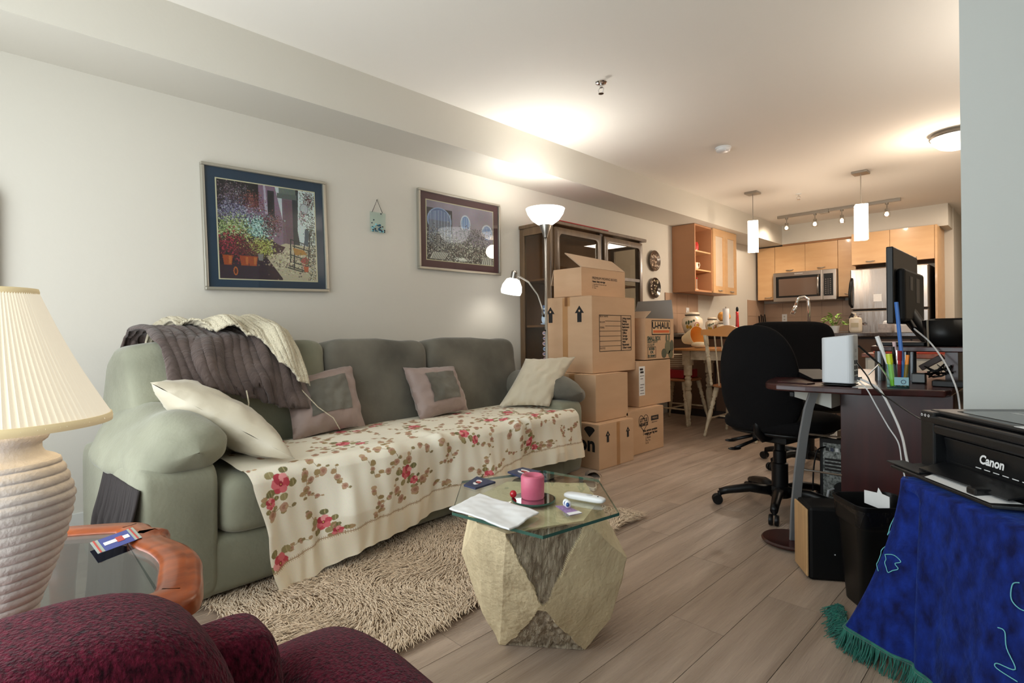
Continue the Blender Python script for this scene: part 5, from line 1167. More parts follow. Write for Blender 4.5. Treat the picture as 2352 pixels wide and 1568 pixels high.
for k in range(7): zz_ = .565+k*.02; rr_ = np.interp(zz_, [.546,.60,.66,.70], [.07,.10,.115,.118])+.001; mk('stripe', MB().lathe([(rr_,zz_),(rr_+.002,zz_+.004),(rr_,zz_+.008)], 28, Matrix.Translation((.43,5.11,0))), mat('stripe_brown', C(120,92,70), .8), bk4)
lsd = thing('lamp_shade', 'cream cone lampshade lying on its side on the dining table', 'lampshade', (.62,5.08,.77)); T = Matrix.Translation((.585,5.10,.872)) @ Matrix.Rotation(1.35, 4, 'Y') @ Matrix.Rotation(.3, 4, 'X')
mk('shade', MB().lathe([(.045,-.10),(.10,.08),(.098,.08),(.043,-.10)], 32, T), mat('shade_cream', C(226,200,156), .7, emit=((1,.7,.35,1), .05)), lsd, smooth=1)  # unlit shade given a faint added glow
mk('lining', MB().lathe([(.0425,-.099),(.0975,.079)], 32, T), mat('shade_orange', C(226,160,74), .7), lsd, smooth=1)
tag(mk('fabric_bundle', MB().ell((.70,5.03,.800), .085,.075,.032,1,.9,None,24,12,.12,10), mat('bundle_cream', C(220,204,172), .8), smooth=1), 'cream rounded cloth bundle in front of the lying lampshade', 'bundle')
tag(mk('place_mat', MB().box(.90,1.35,4.98,5.3,.7685,.772), mat('mat_red', C(150,50,50), .8)), 'dark red place mat on the dining table', 'place mat')
for k, (x, c_) in enumerate(((1.28, paper), (1.36, redc))): tag(mk('magazine', MB().box(x, x+.2, 5.05, 5.30, .7725+.012*k, .783+.012*k), c_), ('white magazine on the red place mat', 'red covered magazine lying on the white one')[k], 'magazine')
# ================================================================== DESK
dk = thing('computer_desk', 'mahogany corner computer desk with bowed silver leg', 'desk', (2.6, 2.9, 0))
top = [(2.285,2.42),(2.31,2.37),(2.36,2.335),(2.47,2.332),(2.656,2.357),(2.816,2.43),(2.893,2.455),(2.905,2.50),(2.905,3.55),(2.28,3.55),(2.245,3.35),(2.205,3.05),(2.215,2.75),(2.25,2.55)]
mk('desk_top', MB().prism(top, .684, .710), mahog, dk, bevel=.006)
mk('support_panel', MB().box(2.525, 2.90, 2.60, 2.625, 0, .683), mahog, dk, bevel=.002); mk('support_panel', MB().box(2.87, 2.90, 2.63, 3.50, 0, .683), mahog, dk, bevel=.002)
lg = [(2.452,2.51,.684),(2.43,2.50,.60),(2.41,2.497,.482),(2.390,2.498,.328),(2.375,2.498,.175),(2.366,2.505,.024)]
mb = MB()
for i, p in enumerate(lg):
    for dx, dy in ((-.020,-.018),(.014,.018),(.026,.006),(-.008,-.030)): mb.v.append((p[0]+dx, p[1]+dy, p[2]))
for i in range(len(lg)-1):
    for k in range(4): mb.f.append((i*4+k, i*4+(k+1) % 4, (i+1)*4+(k+1) % 4, (i+1)*4+k)); mb.m.append(0)
mb.f += [(0,1,2,3), (23,22,21,20)]; mb.m += [0, 0]
mb.v = [tuple(Vector(lg[i//4])+(Vector(v_)-Vector(lg[i//4]))*.78) for i, v_ in enumerate(mb.v)]
mk('leg', mb, mat('silver_paint', C(142,146,150), .35, .5), dk, bevel=.002)
mk('foot_disc', MB().lathe([(0,.0),(.055,.0),(.075,.008),(.118,.012),(.120,.018),(.114,.024),(0,.024)], 36, Matrix.Translation((2.352,2.515,0))), mahog, dk, smooth=40)
for a, b2 in (((2.412,2.50,.49),(2.527,2.60,.475)), ((2.39,2.50,.335),(2.527,2.60,.315)), ((2.375,2.50,.185),(2.527,2.60,.145))): mk('rod', MB().tube([a, b2], .004, 8), chrome, dk)
# hutch on the desk
hs = thing('desk_hutch', 'mahogany monitor riser on silver tubes on the desk', 'shelf', (2.78, 2.95, .71))
mk('shelf', MB().prism([(2.585,2.93),(2.60,2.78),(2.66,2.72),(2.93,2.72),(2.93,3.35),(2.60,3.35)], .838, .860), mahog, hs, bevel=.004)
for x, y in ((2.635,2.775),(2.735,2.86),(2.65,3.25)): mk('tube_post', MB().cyl((x, y), .020 if y < 2.8 else .015, .7105, .838, 18), mat('silver_tube', C(130,134,138), .25, .8), hs, smooth=40)
mk('side_panel', MB().box(2.86, 2.90, 2.74, 2.76, .7105, .838).box(2.88, 2.90, 2.76, 3.34, .7105, .838), mahog, hs)
# monitor
mn = thing('monitor', 'black flat monitor seen from behind on the desk riser', 'monitor', (2.70, 2.98, .86))
mk('panel', MB().box(2.672, 2.698, 2.71, 3.255, .955, 1.278), blackp, mn, bevel=.004); mk('screen', MB().box(2.6705, 2.6718, 2.72, 3.245, .97, 1.268), darkg, mn)
q = MB(); q.box(2.698, 2.73, 2.76, 3.21, .965, 1.19); mk('rear_housing', q, blackm, mn, bevel=.012)
mk('rear_vent', MB().box(2.730, 2.7315, 3.0, 3.08, 1.05, 1.16), mat('vent_dark', C(46,44,44), .5), mn); mk('rear_label', MB().box(2.730, 2.7315, 2.86, 2.92, 1.10, 1.16), mat('vent_dark', C(46,44,44), .5), mn)
mb = MB(); mb.tube([(2.705,2.98,1.0),(2.735,2.955,.955),(2.78,2.91,.895),(2.80,2.89,.875)], [.035,.032,.028,.026], 10); mk('stand_arm', mb, blackp, mn, smooth=40)
mk('stand_foot', MB().cyl((2.80, 2.92), .085, .8605, .872, 28), blackp, mn, bevel=.002)
# items on the riser
fh = thing('file_holder', 'curved black plastic file holder at the right end of the riser', 'file holder', (2.87, 2.79, .8605))
bw = [(2.812,2.735),(2.90,2.735),(2.915,2.78),(2.915,2.86),(2.825,2.86),(2.79,2.80)]
mk('wall', MB().prism(bw, .8605, .865).add([(x,y,.8605) for x,y in bw]+[(x+(.012 if x > 2.9 else -.012),y,.966 if y < 2.83 else .975) for x,y in bw], [(i,(i+1)%6,6+(i+1)%6,6+i) for i in range(6)]), blackp, fh, smooth=40).modifiers.new('s', 'SOLIDIFY').thickness = .003
mk('edge_trim', MB().tube([(2.808,2.735,.8605),(2.806,2.733,.968)], .004, 6), nickel, fh)
tag(mk('laptop', MB().prism([(2.605,2.90),(2.615,2.80),(2.79,2.765),(2.80,2.83),(2.70,3.10)], .8605, .876), blackp, bevel=.003), 'thin black laptop lying on the riser under the monitor', 'laptop')
tag(mk('hole_punch', MB().box(2.95, 3.06, 2.80, 2.95, .8425, .985), blackm, bevel=.006), 'black box on the dark bookcase beside the partition', 'box')
# router
rt = thing('wifi_router', 'white upright router box with rear ports on the desk', 'router', (2.565, 2.435, .7105))
mk('base', MB().ell((2.566,2.438,.716), .060,.052,.006,.4,.9,None,32,6), blackp, rt, smooth=1)
q = MB(); q.prism([(2.566+a, 2.438+b2) for a, b2 in rrect(-.056, .056, -.047, .047, .02, 5)], .722, .900); q.v = [(x, y, z+(.012*(x-2.51)/.11 if z > .8 else 0)) for x, y, z in q.v]
mk('body', q, mat('router_white', C(200,204,208), .35), rt, bevel=.004)
RX = 2.6221
for c_ in range(2):
    for r_ in range(4): mk('port', MB().box(RX, RX+.0012, 2.412+c_*.028, 2.426+c_*.028, .735+r_*.021, .750+r_*.021) if (c_, r_) != (0, 9) else MB(), ink, rt)
text('VOICE', .008, face_m((RX+.0002, 2.433, .826), (1,0,0)), mat('grey_print', C(120,122,126), .6), rt)
mk('logo_ring', MB().lathe([(.005,0),(.0062,0),(.0062,.0005),(.005,.0005)], 18, face_m((RX, 2.433, .85), (1,0,0)), close=True), MATS['grey_print'], rt)
mk('plug', MB().box(RX+.001, RX+.022, 2.411, 2.426, .736, .749), blackp, rt)
# tray / keyboard left of the router and flat case
tag(mk('letter_tray', MB().add([(2.265,2.83,.742),(2.44,2.54,.722),(2.50,2.60,.722),(2.36,2.92,.742),(2.29,2.80,.7105),(2.43,2.57,.7105),(2.47,2.60,.7105),(2.36,2.87,.7105)], [(0,1,2,3),(7,6,5,4),(0,4,5,1),(1,5,6,2),(2,6,7,3),(3,7,4,0)]), blackm, bevel=.002), 'black shallow tray on the desk left of the router', 'tray')
tag(mk('flat_case', MB().prism([(2.335,2.42),(2.46,2.39),(2.475,2.44),(2.36,2.47)], .7105, .716), mahog, bevel=.001), 'dark red flat case on the desk tip', 'case')
tag(mk('paper_sheet', MB().prism([(2.62,2.385),(2.70,2.40),(2.68,2.50),(2.62,2.49)], .7105, .7115), paper), 'white paper sheet on the desk beside the router', 'paper')
# pen cup
pc = thing('pen_cup', 'square glass pen holder on the desk', 'pen holder', (2.748, 2.475, .7105))
cg = glassmat('cup_glass', (.72, .88, .90, 1), .03, 1.5); h_ = .034; gx, gy = 2.748, 2.475
T = Matrix.Translation((gx, gy, 0)) @ Matrix.Rotation(.25, 4, 'Z')
for q in ((-h_, h_, -h_, -h_+.003), (-h_, h_, h_-.003, h_), (-h_, -h_+.003, -h_, h_), (h_-.003, h_, -h_, h_)): mk('wall', MB().box(q[0], q[1], q[2], q[3], .7105, .800, T), cg, pc)
mk('bottom', MB().box(-h_, h_, -h_, h_, .7105, .716, T), cg, pc); mk('note', MB().box(-.012, h_-.002, -h_-.0015, -h_-.0005, .722, .752, T), mat('note_blue', C(140,180,190), .6), pc)
mk('note_ring', MB().lathe([(.006,0),(.008,0),(.008,.0006),(.006,.0006)], 16, T @ face_m((.016, -h_-.0016, .735), (0,-1,0)), close=True), navy, pc)
def pen(name, label, a, b2, r, m_, cat='pen', cap=None):
    t = thing(name, label, cat, a); mk('barrel', MB().tube([a, b2], r, 8), m_, t, smooth=40)
    if cap: mk('cap', MB().tube([Vector(a).lerp(Vector(b2), .72), b2], [r*1.25]*2, 8), cap, t, smooth=40)
Z0 = .718
pen('highlighter', 'neon yellow highlighter in the glass holder', (gx-.010,gy-.016,Z0), (gx-.022,gy-.020,.838), .0085, mat('neon_yellow', C(206,226,30), .4), 'highlighter', mat('neon_yellow_dark', C(190,206,36), .4))
pen('ruler', 'long blue translucent ruler standing in the glass holder', (gx+.022,gy+.004,Z0), (gx-.002,gy+.008,1.035), .007, mat('ruler_blue', C(60,110,186), .2), 'ruler')
pen('pen', 'red marker standing in the glass holder', (gx+.006,gy-.004,Z0), (gx+.010,gy-.008,.850), .006, mat('pen_red', C(170,26,34), .3), cap=mat('pen_red_dark', C(130,20,28), .3))
pen('toothbrush', 'tall white plastic brush leaning left in the glass holder', (gx-.006,gy+.01,Z0), (gx-.062,gy-.008,.905), .006, white, 'brush', white)
pen('pen', 'black pen in the middle of the glass holder', (gx-.002,gy+.012,Z0), (gx-.014,gy+.010,.865), .005, blackp)
pen('pen', 'pinkish white stick beside the black pen', (gx+.004,gy+.014,Z0), (gx-.012,gy+.016,.884), .006, mat('stick_pink', C(206,176,176), .4))
pen('pen', 'steel grey pen with clip right of the highlighter', (gx+.012,gy+.0,Z0), (gx+.0,gy-.003,.852), .005, chrome)
pen('pen', 'orange capped pen at the right of the glass holder', (gx+.024,gy-.012,Z0), (gx+.034,gy-.006,.835), .006, mat('pen_orange', C(226,130,30), .3))
sc = thing('scissors', 'scissors with dark open handles leaning left in the glass holder', 'scissors', (gx-.02,gy-.01,Z0)); mk('blade', MB().tube([(gx-.01,gy-.01,Z0),(gx-.055,gy-.03,.800)], .003, 6), chrome, sc); mk('blade', MB().tube([(gx-.055,gy-.03,.795),(gx-.085,gy-.045,.757)], .003, 6), chrome, sc); mk('handle', MB().tube([(gx-.045,gy-.02,.79),(gx-.115,gy-.05,.87)], .004, 6), blackp, sc)
# cables and gadgets at the right of the desk
tag(mk('black_case', MB().box(2.835, 2.93, 2.60, 2.68, .7105, .733), blackp, bevel=.003), 'low black case at the right end of the desk', 'case')
o = thing('charger', 'small black box with white label under the riser', 'charger', (2.775,2.735,.7105)); mk('body', MB().box(2.755,2.80,2.71,2.75,.7105,.752), blackp, o, bevel=.002); mk('label', MB().box(2.757,2.798,2.7088,2.7098,.716,.748), mat('label_grey', C(150,154,158), .6), o)
mb = MB(); r3 = random.Random(4); pts = [(2.84+r3.uniform(-.045,.05), 2.70+r3.uniform(-.01,.035), .735+r3.uniform(0,.06)) for _ in range(26)]
tag(mk('cable_tangle', MB().tube(catmull3(pts) if 'catmull3' in globals() else pts, .0035, 6), blackp, smooth=1), 'tangle of black cables on the low black case', 'cables')
tag(mk('wallet', MB().box(-.045,.045,-.008,.008,-.012,.012, Matrix.Translation((2.815,2.76,.795)) @ Matrix.Rotation(-.6, 4, 'Y')), mat('wallet_brown', C(58,40,36), .5), bevel=.003), 'dark wallet leaning above the cable tangle', 'wallet')
def smooth_path(p, n=8):
    o = []; P_ = [Vector(q) for q in p]; L_ = len(P_)
    for i in range(L_-1):
        a, b2, c, d = P_[max(i-1,0)], P_[i], P_[i+1], P_[min(i+2,L_-1)]
        for k in range(n): t = k/n; o.append(.5*((2*b2)+(-a+c)*t+(2*a-5*b2+4*c-d)*t*t+(-a+3*b2-3*c+d)*t**3))
    return o+[P_[-1]]
def cable(label, pts, r, m_): tag(mk('cable', MB().tube(smooth_path(pts), r, 8), m_, smooth=1), label, 'cable')
whc = mat('cable_white', C(196,198,200), .4)
cable('thick white cable from the router to the printer', [(2.626,2.43,.744),(2.66,2.40,.735),(2.70,2.385,.715),(2.722,2.372,.69),(2.765,2.32,.62),(2.80,2.25,.56),(2.84,2.10,.50),(2.87,2.06,.47)], .0042, whc)
cable('thin white cable hanging in front of the desk panel', [(2.628,2.42,.738),(2.665,2.355,.722),(2.685,2.335,.70),(2.71,2.33,.65),(2.745,2.33,.58),(2.78,2.30,.53),(2.80,2.24,.47),(2.82,2.20,.40)], .0024, whc)
cable('black cable from the router to the printer', [(2.626,2.44,.80),(2.67,2.385,.755),(2.70,2.345,.715),(2.77,2.27,.68),(2.84,2.14,.66),(2.90,2.0,.655)], .0026, blackp)
cable('grey white cable hanging from the monitor down beside the partition', [(2.712,2.93,1.02),(2.72,2.90,.975),(2.745,2.84,.935),(2.81,2.72,.885),(2.86,2.65,.82),(2.90,2.57,.75),(2.925,2.52,.66),(2.935,2.48,.45),(2.94,2.46,.1)], .0032, whc)
tag(mk('cable_ferrite', MB().tube([(2.724,2.885,.965),(2.747,2.838,.932)], [.011,.011], 10), blackp, smooth=40), 'black ferrite bulge on the monitor cable', 'connector')
cable('black power cable looping beside the computer tower', [(2.33,3.10,.33),(2.30,3.07,.31),(2.285,3.06,.22),(2.28,3.06,.1),(2.27,3.08,.012),(2.25,3.2,.008)], .004, blackp)
# pull-out keyboard tray under the desk
kt = thing('keyboard_tray', 'pale grey pull out keyboard drawer under the desk top', 'drawer', (2.45,2.6,.62)); mk('front', MB().add([(2.33,2.62,.655),(2.518,2.50,.672),(2.518,2.50,.607),(2.33,2.62,.632),(2.36,2.95,.655),(2.52,2.92,.672),(2.52,2.92,.607),(2.36,2.95,.632)], [(0,1,2,3),(4,7,6,5),(0,4,5,1),(3,2,6,7),(0,3,7,4),(1,5,6,2)]), mat('tray_grey', C(190,192,186), .5), kt, bevel=.002); mk('bumper', MB().box(2.318,2.34,2.61,2.65,.630,.655), blackp, kt, bevel=.004)
# computer tower
tw = thing('computer_tower', 'black computer tower with silver rear plate under the desk', 'computer', (2.45,3.15,0)); mk('case', MB().box(2.300,2.485,3.105,3.50,.0,.375), blackp, tw, bevel=.004)
mk('rear_plate', MB().box(2.317,2.480,3.1015,3.1048,.05,.35), mat('port_plate', C(150,154,150), .4, .6, noise_=(90, .6, C(50,54,52))), tw)
for k in range(5): mk('slot', MB().box(2.325,2.465,3.099,3.1015,.19+k*.018,.20+k*.018), ink, tw)
for k in range(6): mk('port', MB().box(2.330+.022*k,2.345+.022*k,3.099,3.1015,.31,.328), [blackp, navy, white][k % 3], tw)
mk('psu_grille', MB().lathe([(0,0),(.04,0),(.04,.002),(0,.002)], 24, face_m((2.405,3.1015,.12), (0,-1,0))), blackm, tw); mk('power_plug', MB().tube([(2.365,3.10,.12),(2.35,3.07,.115),(2.34,3.065,.05)], .006, 8), whc, tw)
tag(mk('paper_box', MB().box(2.37,2.47,3.15,3.35,.376,.41), cardb, bevel=.003), 'brown paper package on the computer tower', 'box')
# sideboard behind the desk
sdb = thing('sideboard', 'white drawer unit with orange wood top behind the desk', 'drawers', (2.45,4.4,0)); mk('top', MB().box(2.24,2.82,4.24,4.62,.745,.772), woodo, sdb, bevel=.004); mk('body', MB().box(2.26,2.80,4.26,4.60,0,.744), mat('sideboard_white', C(206,198,184), .5), sdb)
for k in range(3): d = mk('drawer', MB().box(2.275,2.785,4.245,4.259,.06+k*.23,.27+k*.23), MATS['sideboard_white'], sdb, bevel=.002); mk('knob', MB().ell((2.53,4.235,.165+k*.23), .012,.012,.012,1,1,None,12,8), nickel, d)
tag(mk('folded_cloth', MB().box(2.30,2.74,4.28,4.5,.7725,.79), mat('coral_cloth', C(206,90,70), .8), bevel=.006), 'coral cloth folded on the white drawer unit', 'cloth')

# ================================================================== SPEAKER, BIN
sp = thing('subwoofer', 'black floor speaker with pale wood side beside the bin', 'speaker', (2.56, 2.27, 0))
Ms = Matrix.Translation((2.525,2.185,0)) @ Matrix.Rotation(.60, 4, 'Z')
mk('cabinet', MB().box(0,.17,.008,.15,.0,.272, Ms), blackm, sp, bevel=.012); mk('wood_side', MB().box(-.008,.0,.012,.15,.012,.262, Ms), mat('pale_oak', C(196,156,110), .5, noise_=((60, 60, 3), .25, None)), sp, bevel=.003)
mk('badge', MB().box(.085,.089,.004,.007,.10,.103, Ms), white, sp)
bn = thing('waste_bin', 'black plastic waste bin beside the blue velvet cloth', 'bin', (2.745, 2.185, 0))
def rr_pts(hx_, hy_, r, n=6): return rrect(-hx_, hx_, -hy_, hy_, r, n)
Mb = Matrix.Translation((2.738,2.165,0)) @ Matrix.Rotation(.75, 4, 'Z')
lv = [(.072,.0),(.074,.004),(.090,.27),(.093,.275),(.097,.285),(.099,.335),(.103,.345),(.103,.352),(.096,.352),(.094,.34),(.066,.012)]
mb = MB(); N_ = len(rr_pts(.1,.1,.03))
for r_, z in lv: mb.v += [tuple(Mb @ Vector((a, b2, z))) for a, b2 in rr_pts(r_*1.05, r_*.92, .035)]
for k in range(len(lv)-1):
    for i in range(N_): mb.f.append((k*N_+i, k*N_+(i+1) % N_, (k+1)*N_+(i+1) % N_, (k+1)*N_+i)); mb.m.append(0)
mb.f += [tuple(range(N_)), tuple((len(lv)-1)*N_+i for i in range(N_))]; mb.m += [0, 0]
mk('body', mb, blackp, bn, smooth=40)
mb = MB(); 
for k in range(3):
    for i in range(N_):
        a, b2 = rr_pts(.106-.002*k, .093-.002*k, .035)[i]; mb.v.append(tuple(Mb @ Vector((a, b2, .353-.03*k-.012*math.sin(i*1.3)*(k > 0)))))
for k in range(2):
    for i in range(N_): mb.f.append((k*N_+i, k*N_+(i+1) % N_, (k+1)*N_+(i+1) % N_, (k+1)*N_+i)); mb.m.append(0)
mk('liner_bag', mb, mat('bag_black', C(14,14,15), .2, bump=(60, .4)), bn, smooth=1)
tag(mk('paper_scrap', MB().prism([(0,0),(.105,.0),(.105,.05),(.075,.052),(.06,.068),(.055,.050),(0,.044)], -.0008, .0008, face_m((2.705,2.165,.335), (-.60,-.8,0))), paper), 'white paper sheets sticking out of the black bin', 'paper')

# ================================================================== OFFICE CHAIRS
def office_chair(label, cx, cy, face, back_w=.215, back_h=.27, zb=.69, drape=False):
    t = thing('office_chair', label, 'chair', (cx, cy, 0), math.atan2(-face[0], face[1]), 'black office chairs'); Mx = Wm(t)
    def put(name, mb, m_, **k): mb.v = [tuple(Mx @ Vector(p)) for p in mb.v]; return mk(name, mb, m_, t, **k)
    put('seat', MB().ell((0,.03,.455), .255,.255,.052,.62,.6,None,44,20,.04,4), blackf, smooth=1); put('seat_shell', MB().ell((0,.03,.412), .225,.225,.022,.62,.7,None,36,10), blackp, smooth=1)
    q = MB(); nu, nv = 40, 24; vs = []; fs = []
    for i in range(nv+1):
        ph = -PI/2+PI*i/nv
        for k in range(nu):
            th = 2*PI*k/nu; g = lambda a, e: math.copysign(abs(a)**e, a)
            e1_, e2_ = (.75, .72) if not drape else (.38, .38); x = back_w*g(math.cos(ph), e1_)*g(math.cos(th), .8); z = back_h*g(math.sin(ph), e2_); y = .042*g(math.cos(ph), .6)*g(math.sin(th), .8)
            if not drape: x *= 1-.16*((z/back_h+1)/2)**2
            y += .10*(x/back_w)**2*.55-.03*math.cos(z/back_h*1.5)+.06
            vs.append((x, -.285+y-.10*(z/back_h)*.35, zb+z))
    for i in range(nv):
        for k in range(nu): fs.append((i*nu+k, i*nu+(k+1)%nu, (i+1)*nu+(k+1)%nu, (i+1)*nu+k))
    q.add(vs, fs); put('backrest', q, blackf, smooth=1)
    put('back_bracket', MB().tube([(0,-.02,.385),(0,-.17,.385),(0,-.215,.42),(0,-.225,.52)], [.022,.022,.022,.018], 8), blackp, smooth=1)
    put('mechanism', MB().box(-.09,.09,-.11,.09,.355,.392), blackp, bevel=.006)
    for a, b2 in ((((-.10,-.06,.375)), (-.215,-.10,.335)), ((-.06,-.09,.368), (-.13,-.21,.318))):
        lv_ = put('lever', MB().tube([a, tuple(Vector(a).lerp(Vector(b2), .6)), b2], [.008,.009,.010], 8), blackp, smooth=1); e_ = Mx @ Vector(b2); mk('paddle', MB().ell(tuple(e_), .036,.018,.009,1,1,Matrix.Rotation(.9, 4, 'Z'),16,8), blackp, lv_, smooth=1)
    put('gas_column', MB().lathe([(0,.10),(.040,.10),(.040,.235),(.032,.24),(.032,.30),(.026,.305),(.026,.36),(0,.36)], 24), blackp, smooth=40)
    put('hub', MB().lathe([(0,.055),(.05,.06),(.055,.10),(.045,.115),(0,.115)], 24), blackp, smooth=40)
    base_a = math.radians(212)-t.rotation_euler.z if not drape else .3
    for k in range(5):
        a = base_a+k*2*PI/5; c, s_ = math.cos(a), math.sin(a); R2 = .30
        put('leg', MB().tube([(.03*c,.03*s_,.088),(.15*c,.15*s_,.098),(.26*c,.26*s_,.078),(R2*c,R2*s_,.066)], [.028,.024,.020,.018], 10), blackp, smooth=1)
        cx_, cy_ = R2*c, R2*s_; p = Vector((-s_, c, 0))
        cs = put('caster', MB().tube([(cx_,cy_,.07),(cx_,cy_,.048)], .011, 8), blackp)
        for sg in (-1, 1):
            M3 = Matrix.Translation((cx_+.012*c+sg*.013*p.x, cy_+.012*s_+sg*.013*p.y, .027)) @ Matrix.Rotation(a, 4, 'Z') @ Matrix.Rotation(PI/2, 4, 'X')
            q = MB().lathe([(0,-.009),(.024,-.009),(.0265,-.005),(.0265,.005),(.024,.009),(0,.009)], 20, M3); q.v = [tuple(Mx @ Vector(v_)) for v_ in q.v]; mk('wheel', q, blackp, cs, smooth=40)
    return t
office_chair('black fabric office chair with levers, nearest the desk', 2.142, 2.993, (.134, .991))
office_chair('second black chair with wide square back behind the desk', 1.97, 4.02, (.71, -.70), .32, .27, .728, True)

# ================================================================== PRINTER ON ITS CLOTH COVERED STAND
P0 = Vector((2.90, 1.92, 0)); RZ = math.atan2(-.765, .645)
MPn = Matrix.Translation(P0) @ Matrix.Rotation(RZ, 4, 'Z')          # local x = along the front to the right, y = to the back
def pbox(*a): return MB().box(*a, MPn)
st = thing('printer_stand', 'small stand hidden under the blue velvet cloth', 'table', tuple(MPn @ Vector((.25,.04,0))), RZ)
mk('top', pbox(.05,.56,-.075,.19,.50,.518), mahog, st)
for x in (.08,.53):
    for y in (-.05,.165): mk('leg', pbox(x-.015,x+.015,y-.015,y+.015,0,.50), mahog, st)
vel = mat('blue_velvet', C(16,44,132), .8, spec=.2, noise_=((34, 34, 22), .9, C(5,12,62)), bump=(45, .5), sheen=.3)
vel.node_tree.nodes['Principled BSDF'].inputs['Sheen Tint'].default_value = (.15, .3, .9, 1)
# skirt: perimeter path (front-left ... ) with flare and folds
per = [(.045,.20,0),(.045,.06,.1),(.045,-.07,.18),(.07,-.085,.25),(.20,-.085,.45),(.33,-.085,.62),(.46,-.085,.8),(.565,-.085,.9),(.565,.20,1)]
nS, nH = 150, 46
pp = [Vector((a, b2, 0)) for a, b2, _ in per]; cum = [0]
for a, b2 in zip(pp, pp[1:]): cum.append(cum[-1]+(b2-a).length)
Pg = np.zeros((nH+6, nS, 3)); hemp = []
for i in range(nS):
    d = cum[-1]*i/(nS-1); j = max(k for k in range(len(cum)-1) if cum[k] <= d+1e-9); f = (d-cum[j])/(cum[j+1]-cum[j]); p = pp[j].lerp(pp[j+1], f); tg = (pp[j+1]-pp[j]).normalized()
    tg = ((pp[min(j+1+(f > .5), len(pp)-1)]-pp[max(0, j-(f < .5))])).normalized(); out = Vector((tg.y, -tg.x, 0)); s_ = p.x
    cen = Vector((.30,.06,0))
    for h in range(nH+6):
        if h < 6: q = cen.lerp(p, .15+.85*h/6); q.z = .522+.003*noise.noise(q*9)
        else:
            v = (h-6)/(nH-1); fl_ = .012+.045*v**1.3; fold = .009*v*math.sin(d*21+1.0)+.004*v*math.sin(d*52)
            corner = math.exp(-((d-.30)/.06)**2); q = p+out*(fl_+fold+.05*corner*v**2); q += Vector((-1,-.15,0))*(.07*corner*v**1.5); q.z = .520-.455*v-.004
            deep = math.exp(-((s_-.115-.05*v)/.018)**2)*(p.y < -.06); q += out*(-.025*deep*(v > .05))
        Pg[h, i] = q
    hemp.append((Vector(Pg[-1, i]), out.copy()))
Mn = np.array(MPn); Pw = Pg @ Mn[:3,:3].T+Mn[:3,3]
vc = thing('velvet_cloth', 'royal blue crushed velvet cloth with teal fringe under the printer', 'cloth', tuple(MPn @ Vector((.25,.04,0))))
gridmesh('drape', Pw, vel, vc)
teal = mat('teal_fringe', C(30,118,100), .7, noise_=(60, .4, C(18,80,74)), sheen=.3)
hw_ = [MPn @ h[0] for h in hemp]; mk('hem_band', MB().tube([tuple(p+Vector((0,0,.002))) for p in hw_], .005, 6), teal, vc, smooth=1)
mb = MB(); r3 = random.Random(5)
for i in range(0, nS-1):
    if hemp[i][0].y > .17: continue
    for k in range(5):
        p = hw_[i].lerp(hw_[i+1], k/5); o2 = MPn.to_3x3() @ hemp[i][1]; L_ = .058+r3.uniform(-.008,.006); a = Vector((r3.uniform(-.012,.012), r3.uniform(-.012,.012), 0))
        mb.tube([p, p+Vector((0,0,-L_*.5))+a*.5+o2*.004, p+Vector((0,0,-L_))+a+o2*.012], [.0018,.0015,.0012], 4, False)
# the trailing corner of fringe lying on the floor towards the bin
tailp = [MPn @ Vector(q) for q in ((.03,-.16,.03),(-.03,-.17,.018),(-.10,-.165,.012),(-.17,-.14,.008),(-.235,-.115,.006))]
tp = smooth_path(tailp, 10)
for i, p in enumerate(tp):
    for k in range(22):
        a = r3.uniform(0, 2*PI); L_ = r3.uniform(.02,.06); d_ = MPn.to_3x3() @ Vector((.3+.5*math.cos(a), -.6+.5*math.sin(a), 0)); s0 = p+Vector((r3.uniform(-.01,.01), r3.uniform(-.02,.02), r3.uniform(0,.012)))
        e_ = s0+d_*L_; e_.z = .004; mb.tube([s0, s0.lerp(e_, .5)+Vector((r3.uniform(-.008,.008), r3.uniform(-.008,.008), .006)), e_], [.0018,.0016,.0012], 4, False)
mk('fringe', mb, teal, vc, kind='stuff', recalc=False)
emb = mat('embroidery_pale', C(110,190,196), .5)
def frontpt(s_, z):     # a point just in front of the cloth surface
    v = (.516-z)/.455; h = int(6+max(0, min(1, v))*(nH-1)); best = min((i for i in range(nS) if Pg[h, i, 1] < -.06), key=lambda i: abs(Pg[h, i, 0]-s_)); q = MPn @ Vector(Pg[h, best]); o2 = MPn.to_3x3() @ hemp[best][1]; return q+o2*.003
for shp in ([(.058,.302),(.085,.305),(.10,.298),(.092,.288),(.105,.280),(.095,.268),(.078,.262),(.072,.272),(.06,.276),(.064,.288),(.058,.302)], [(.03,.395),(.042,.38),(.045,.362),(.035,.352),(.028,.36)], [(.02,.33),(.032,.31),(.03,.288),(.015,.27),(.03,.262),(.045,.252)], [(.465,.41),(.45,.40),(.452,.37),(.475,.355),(.50,.37)], [(.43,.30),(.445,.30),(.45,.27),(.475,.235),(.44,.232),(.438,.218),(.48,.216)]):
    mk('embroidery', MB().tube(smooth_path([frontpt(a, z) for a, z in shp], 5), .0012, 5), emb, vc, smooth=1)
